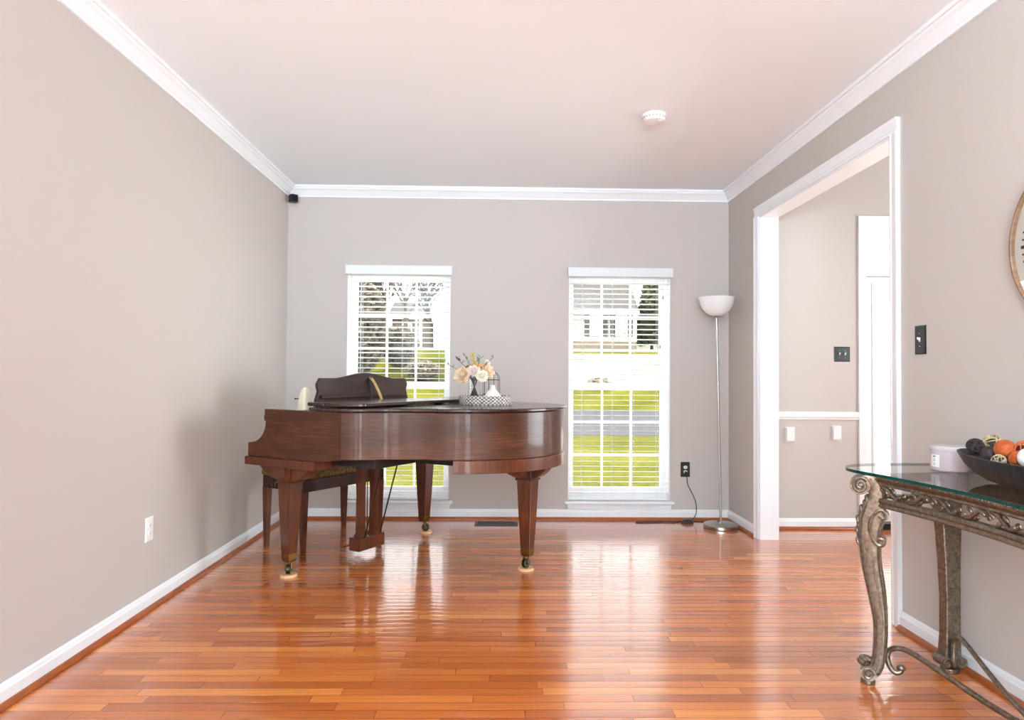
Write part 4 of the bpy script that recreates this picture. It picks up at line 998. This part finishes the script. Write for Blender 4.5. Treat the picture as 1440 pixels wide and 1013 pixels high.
def house(name, lab, x0, x1, yf, depth, z0, ze, zr, wallm, roofm, windows, stone=None, gable=False):
    h = thing(name, lab, 'house', ((x0+x1)/2, yf, z0)); ox, oy, oz = (x0+x1)/2, yf, z0
    bx('wall', (x0-ox, x1-ox, 0, depth, -1.0, ze-oz), wallm, h)
    bm = new(); ov = .4
    if gable: # ridge across the view
        prism(bm, [(x0-ox-ov, ze-oz), (x1-ox+ov, ze-oz), ((x0+x1)/2-ox, zr-oz)], -ov, depth+ov, 'y')
    else:
        prism(bm, [(-ov, ze-oz), (depth+ov, ze-oz), (depth/2, zr-oz)], x0-ox-ov, x1-ox+ov*.4, 'x')
    obj('roof', bm, roofm, h)
    bx('eave_trim', (x0-ox-ov, x1-ox+ov*.4, -ov-.03, -ov+.06, ze-oz-.22, ze-oz+.04), m_white, h)
    bx('corner_trim', (x1-ox-.28, x1-ox+.02, -.05, .05, -1, ze-oz), m_white, h)
    if stone: bx('stone_base', (x0-ox-.02, x1-ox+.02, -.08, .0, -1.0, .62), stone, h)
    for (a, b, c, d, sh) in windows:
        f = bx('window', (a-ox, b-ox, -.06, .02, c-oz, d-oz), m_white, h)
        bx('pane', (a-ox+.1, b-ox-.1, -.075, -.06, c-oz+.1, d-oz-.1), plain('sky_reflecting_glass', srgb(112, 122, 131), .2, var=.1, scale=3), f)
        bm = new()
        for k in (1, 2, 3): X = a-ox+.1+(b-a-.2)*k/4; box(bm, X-.03, X+.03, -.09, -.07, c-oz+.1, d-oz-.1)
        for k in (1, 2, 3, 4, 5): Z = c-oz+.1+(d-c-.2)*k/6; box(bm, a-ox+.1, b-ox-.1, -.09, -.07, Z-.03, Z+.03)
        obj('muntins', bm, m_white, f)
        if sh:
            for e0, e1 in ((a-ox-.42, a-ox-.06), (b-ox+.06, b-ox+.42)): bx('shutter', (e0, e1, -.1, .0, c-oz, d-oz), m_shut, h)
    return h
m_shut = plain('dark_shutter', srgb(35, 36, 43), .6)
m_roof = plain('grey_shingle', srgb(73, 71, 69), .9, var=.12, scale=3)
m_siding = plain('pale_cream_siding', srgb(159, 158, 148), .7, var=.03, scale=3)
m_stone = plain('tan_stone', srgb(107, 97, 80), .9, var=.15, scale=2)
m_brick = plain('pink_brown_brick', srgb(107, 89, 76), .9, var=.15, scale=4)
house('house', 'cream house with dark shutters across the road, seen through the right window', -1.5, 10.65, 52, 8, 3.26, 6.2, 9.3, m_siding, m_roof, [(7.05, 8.0, 4.3, 6.0, True), (9.05, 9.95, 4.3, 6.0, True)], m_stone)
house('house', 'pale brick house among bare trees seen through the left window', -9.6, -6.9, 61, 8, 3.0, 6.4, 8.2, m_brick, m_roof, [(-8.7, -7.8, 4.2, 5.8, False)])
house('house', 'low grey-roofed outbuilding right of the cream house', 13.4, 21, 66, 8, 3.2, 5.2, 7.2, m_siding, m_roof, [])
m_bark = plain('grey_brown_bark', srgb(88, 80, 73), .9, var=.2, scale=6)
def bare_tree(lab, x, y, H_, seed, spread=.55):
    rr = random.Random(seed); o = thing('bare_tree', lab, 'tree', (x, y, gz(x, y)-.05), 0, 'bare trees across the road')
    bt, bb = new(), new()
    def grow(bm, p, d, L, r, depth):
        q = p+d*L; mid = (p+q)/2+Vector((rr.uniform(-1, 1), rr.uniform(-1, 1), 0))*L*.06
        tube(bm, [p, mid, q], [r, r*.85, r*.7], 5 if depth < 5 else 7, cap=False)
        if depth == 0: return
        for k in range(3 if depth > 1 else 3):
            a = rr.uniform(0, 2*PI); s = spread*rr.uniform(.6, 1.4)
            nd = (d+Vector((math.cos(a)*s, math.sin(a)*s, rr.uniform(.0, .35)))).normalized()
            grow(bb, p+d*L*rr.uniform(.6, 1.0), nd, L*rr.uniform(.62, .82), r*.62, depth-1)
    grow(bt, Vector((0, 0, 0)), Vector((0, 0, 1)), H_*.27, H_*.02, 6)
    obj('trunk', bt, m_bark, o); obj('branches', bb, m_bark, o)
bare_tree('tall bare tree at the left edge of the left window view', -12.3, 52, 10.5, 3)
bare_tree('bare tree in front of the brick house', -9.3, 54, 10, 5)
bare_tree('slender bare tree right of the brick house', -7.0, 51, 9.5, 9, .45)
bare_tree('small bare tree at the right of the left window view', -5.4, 55, 8, 12, .6)
def foliage(name, lab, x, y, r, hgt, mat, n, seed, cone=False, cat='tree', trunk=True, group=None):
    rr = random.Random(seed); o = thing(name, lab, cat, (x, y, gz(x, y)-.05), 0, group); bm = new()
    for k in range(n):
        t = rr.random(); a = rr.uniform(0, 2*PI)
        if cone: z = hgt*(.08+.92*t); rad = r*(1-t)**.8*rr.uniform(.55, 1)
        else: z = hgt*(.1+.85*t); rad = r*math.sqrt(max(0, 1-(2*t-1)**2))*rr.uniform(.6, 1)
        c = Vector((rad*math.cos(a), rad*math.sin(a), z)); s = r*.16*rr.uniform(.6, 1.3)
        for j in range(5):
            d = Vector((rr.gauss(0, 1), rr.gauss(0, 1), rr.gauss(0, .5)-(.4 if cone else 0))).normalized()*s; e = d.orthogonal().normalized()*s*.4
            v = [bm.verts.new(c+q) for q in (-d*.2, d*.4+e, d, d*.4-e)]; bm.faces.new(v)
    obj('crown', bm, mat, o)
    if trunk:
        bm = new(); tube(bm, [(0, 0, 0), (0, 0, hgt*.85)], [hgt*.02, .02], 7); obj('trunk', bm, m_bark, o)
m_fir = plain('dark_evergreen', srgb(33, 48, 40), .9, var=.3, scale=2)
m_ev2 = plain('yellow_green_evergreen', srgb(61, 69, 44), .9, var=.3, scale=2)
m_hedge = plain('brown_green_hedge', srgb(122, 114, 98), .9, var=.3, scale=3)
foliage('evergreen_tree', 'dark evergreen tree rising behind the cream house roof', 9.3, 68, 3.5, 11.5, m_fir, 900, 1, True, group='evergreens across the road')
foliage('evergreen_tree', 'yellow green evergreen tree right of the cream house', 13.0, 57, 1.9, 7.2, m_ev2, 1100, 2, True, group='evergreens across the road')
foliage('evergreen_tree', 'grey green evergreen at the right edge of the right window view', 14.6, 61, 2.0, 8.5, m_fir, 1000, 3, True, group='evergreens across the road')
foliage('shrub', 'round brown shrub on the bank across the road in the right window', 6.1, 41, .8, .75, m_hedge, 240, 4, cat='shrub', trunk=False)
foliage('hedge_shrub', 'tall brownish shrub mass at the left of the left window view', -8.7, 42.5, 1.7, 6.6, m_hedge, 3200, 5, cat='shrub', trunk=False)
foliage('hedge_shrub', 'dark brown shrub before the brick house', -6.9, 46.5, 1.4, 2.9, m_hedge, 1300, 6, cat='shrub', trunk=False)
foliage('hedge_shrub', 'low grey shrub before the small bare tree', -4.8, 43, 1.1, 1.3, m_hedge, 700, 7, cat='shrub', trunk=False)
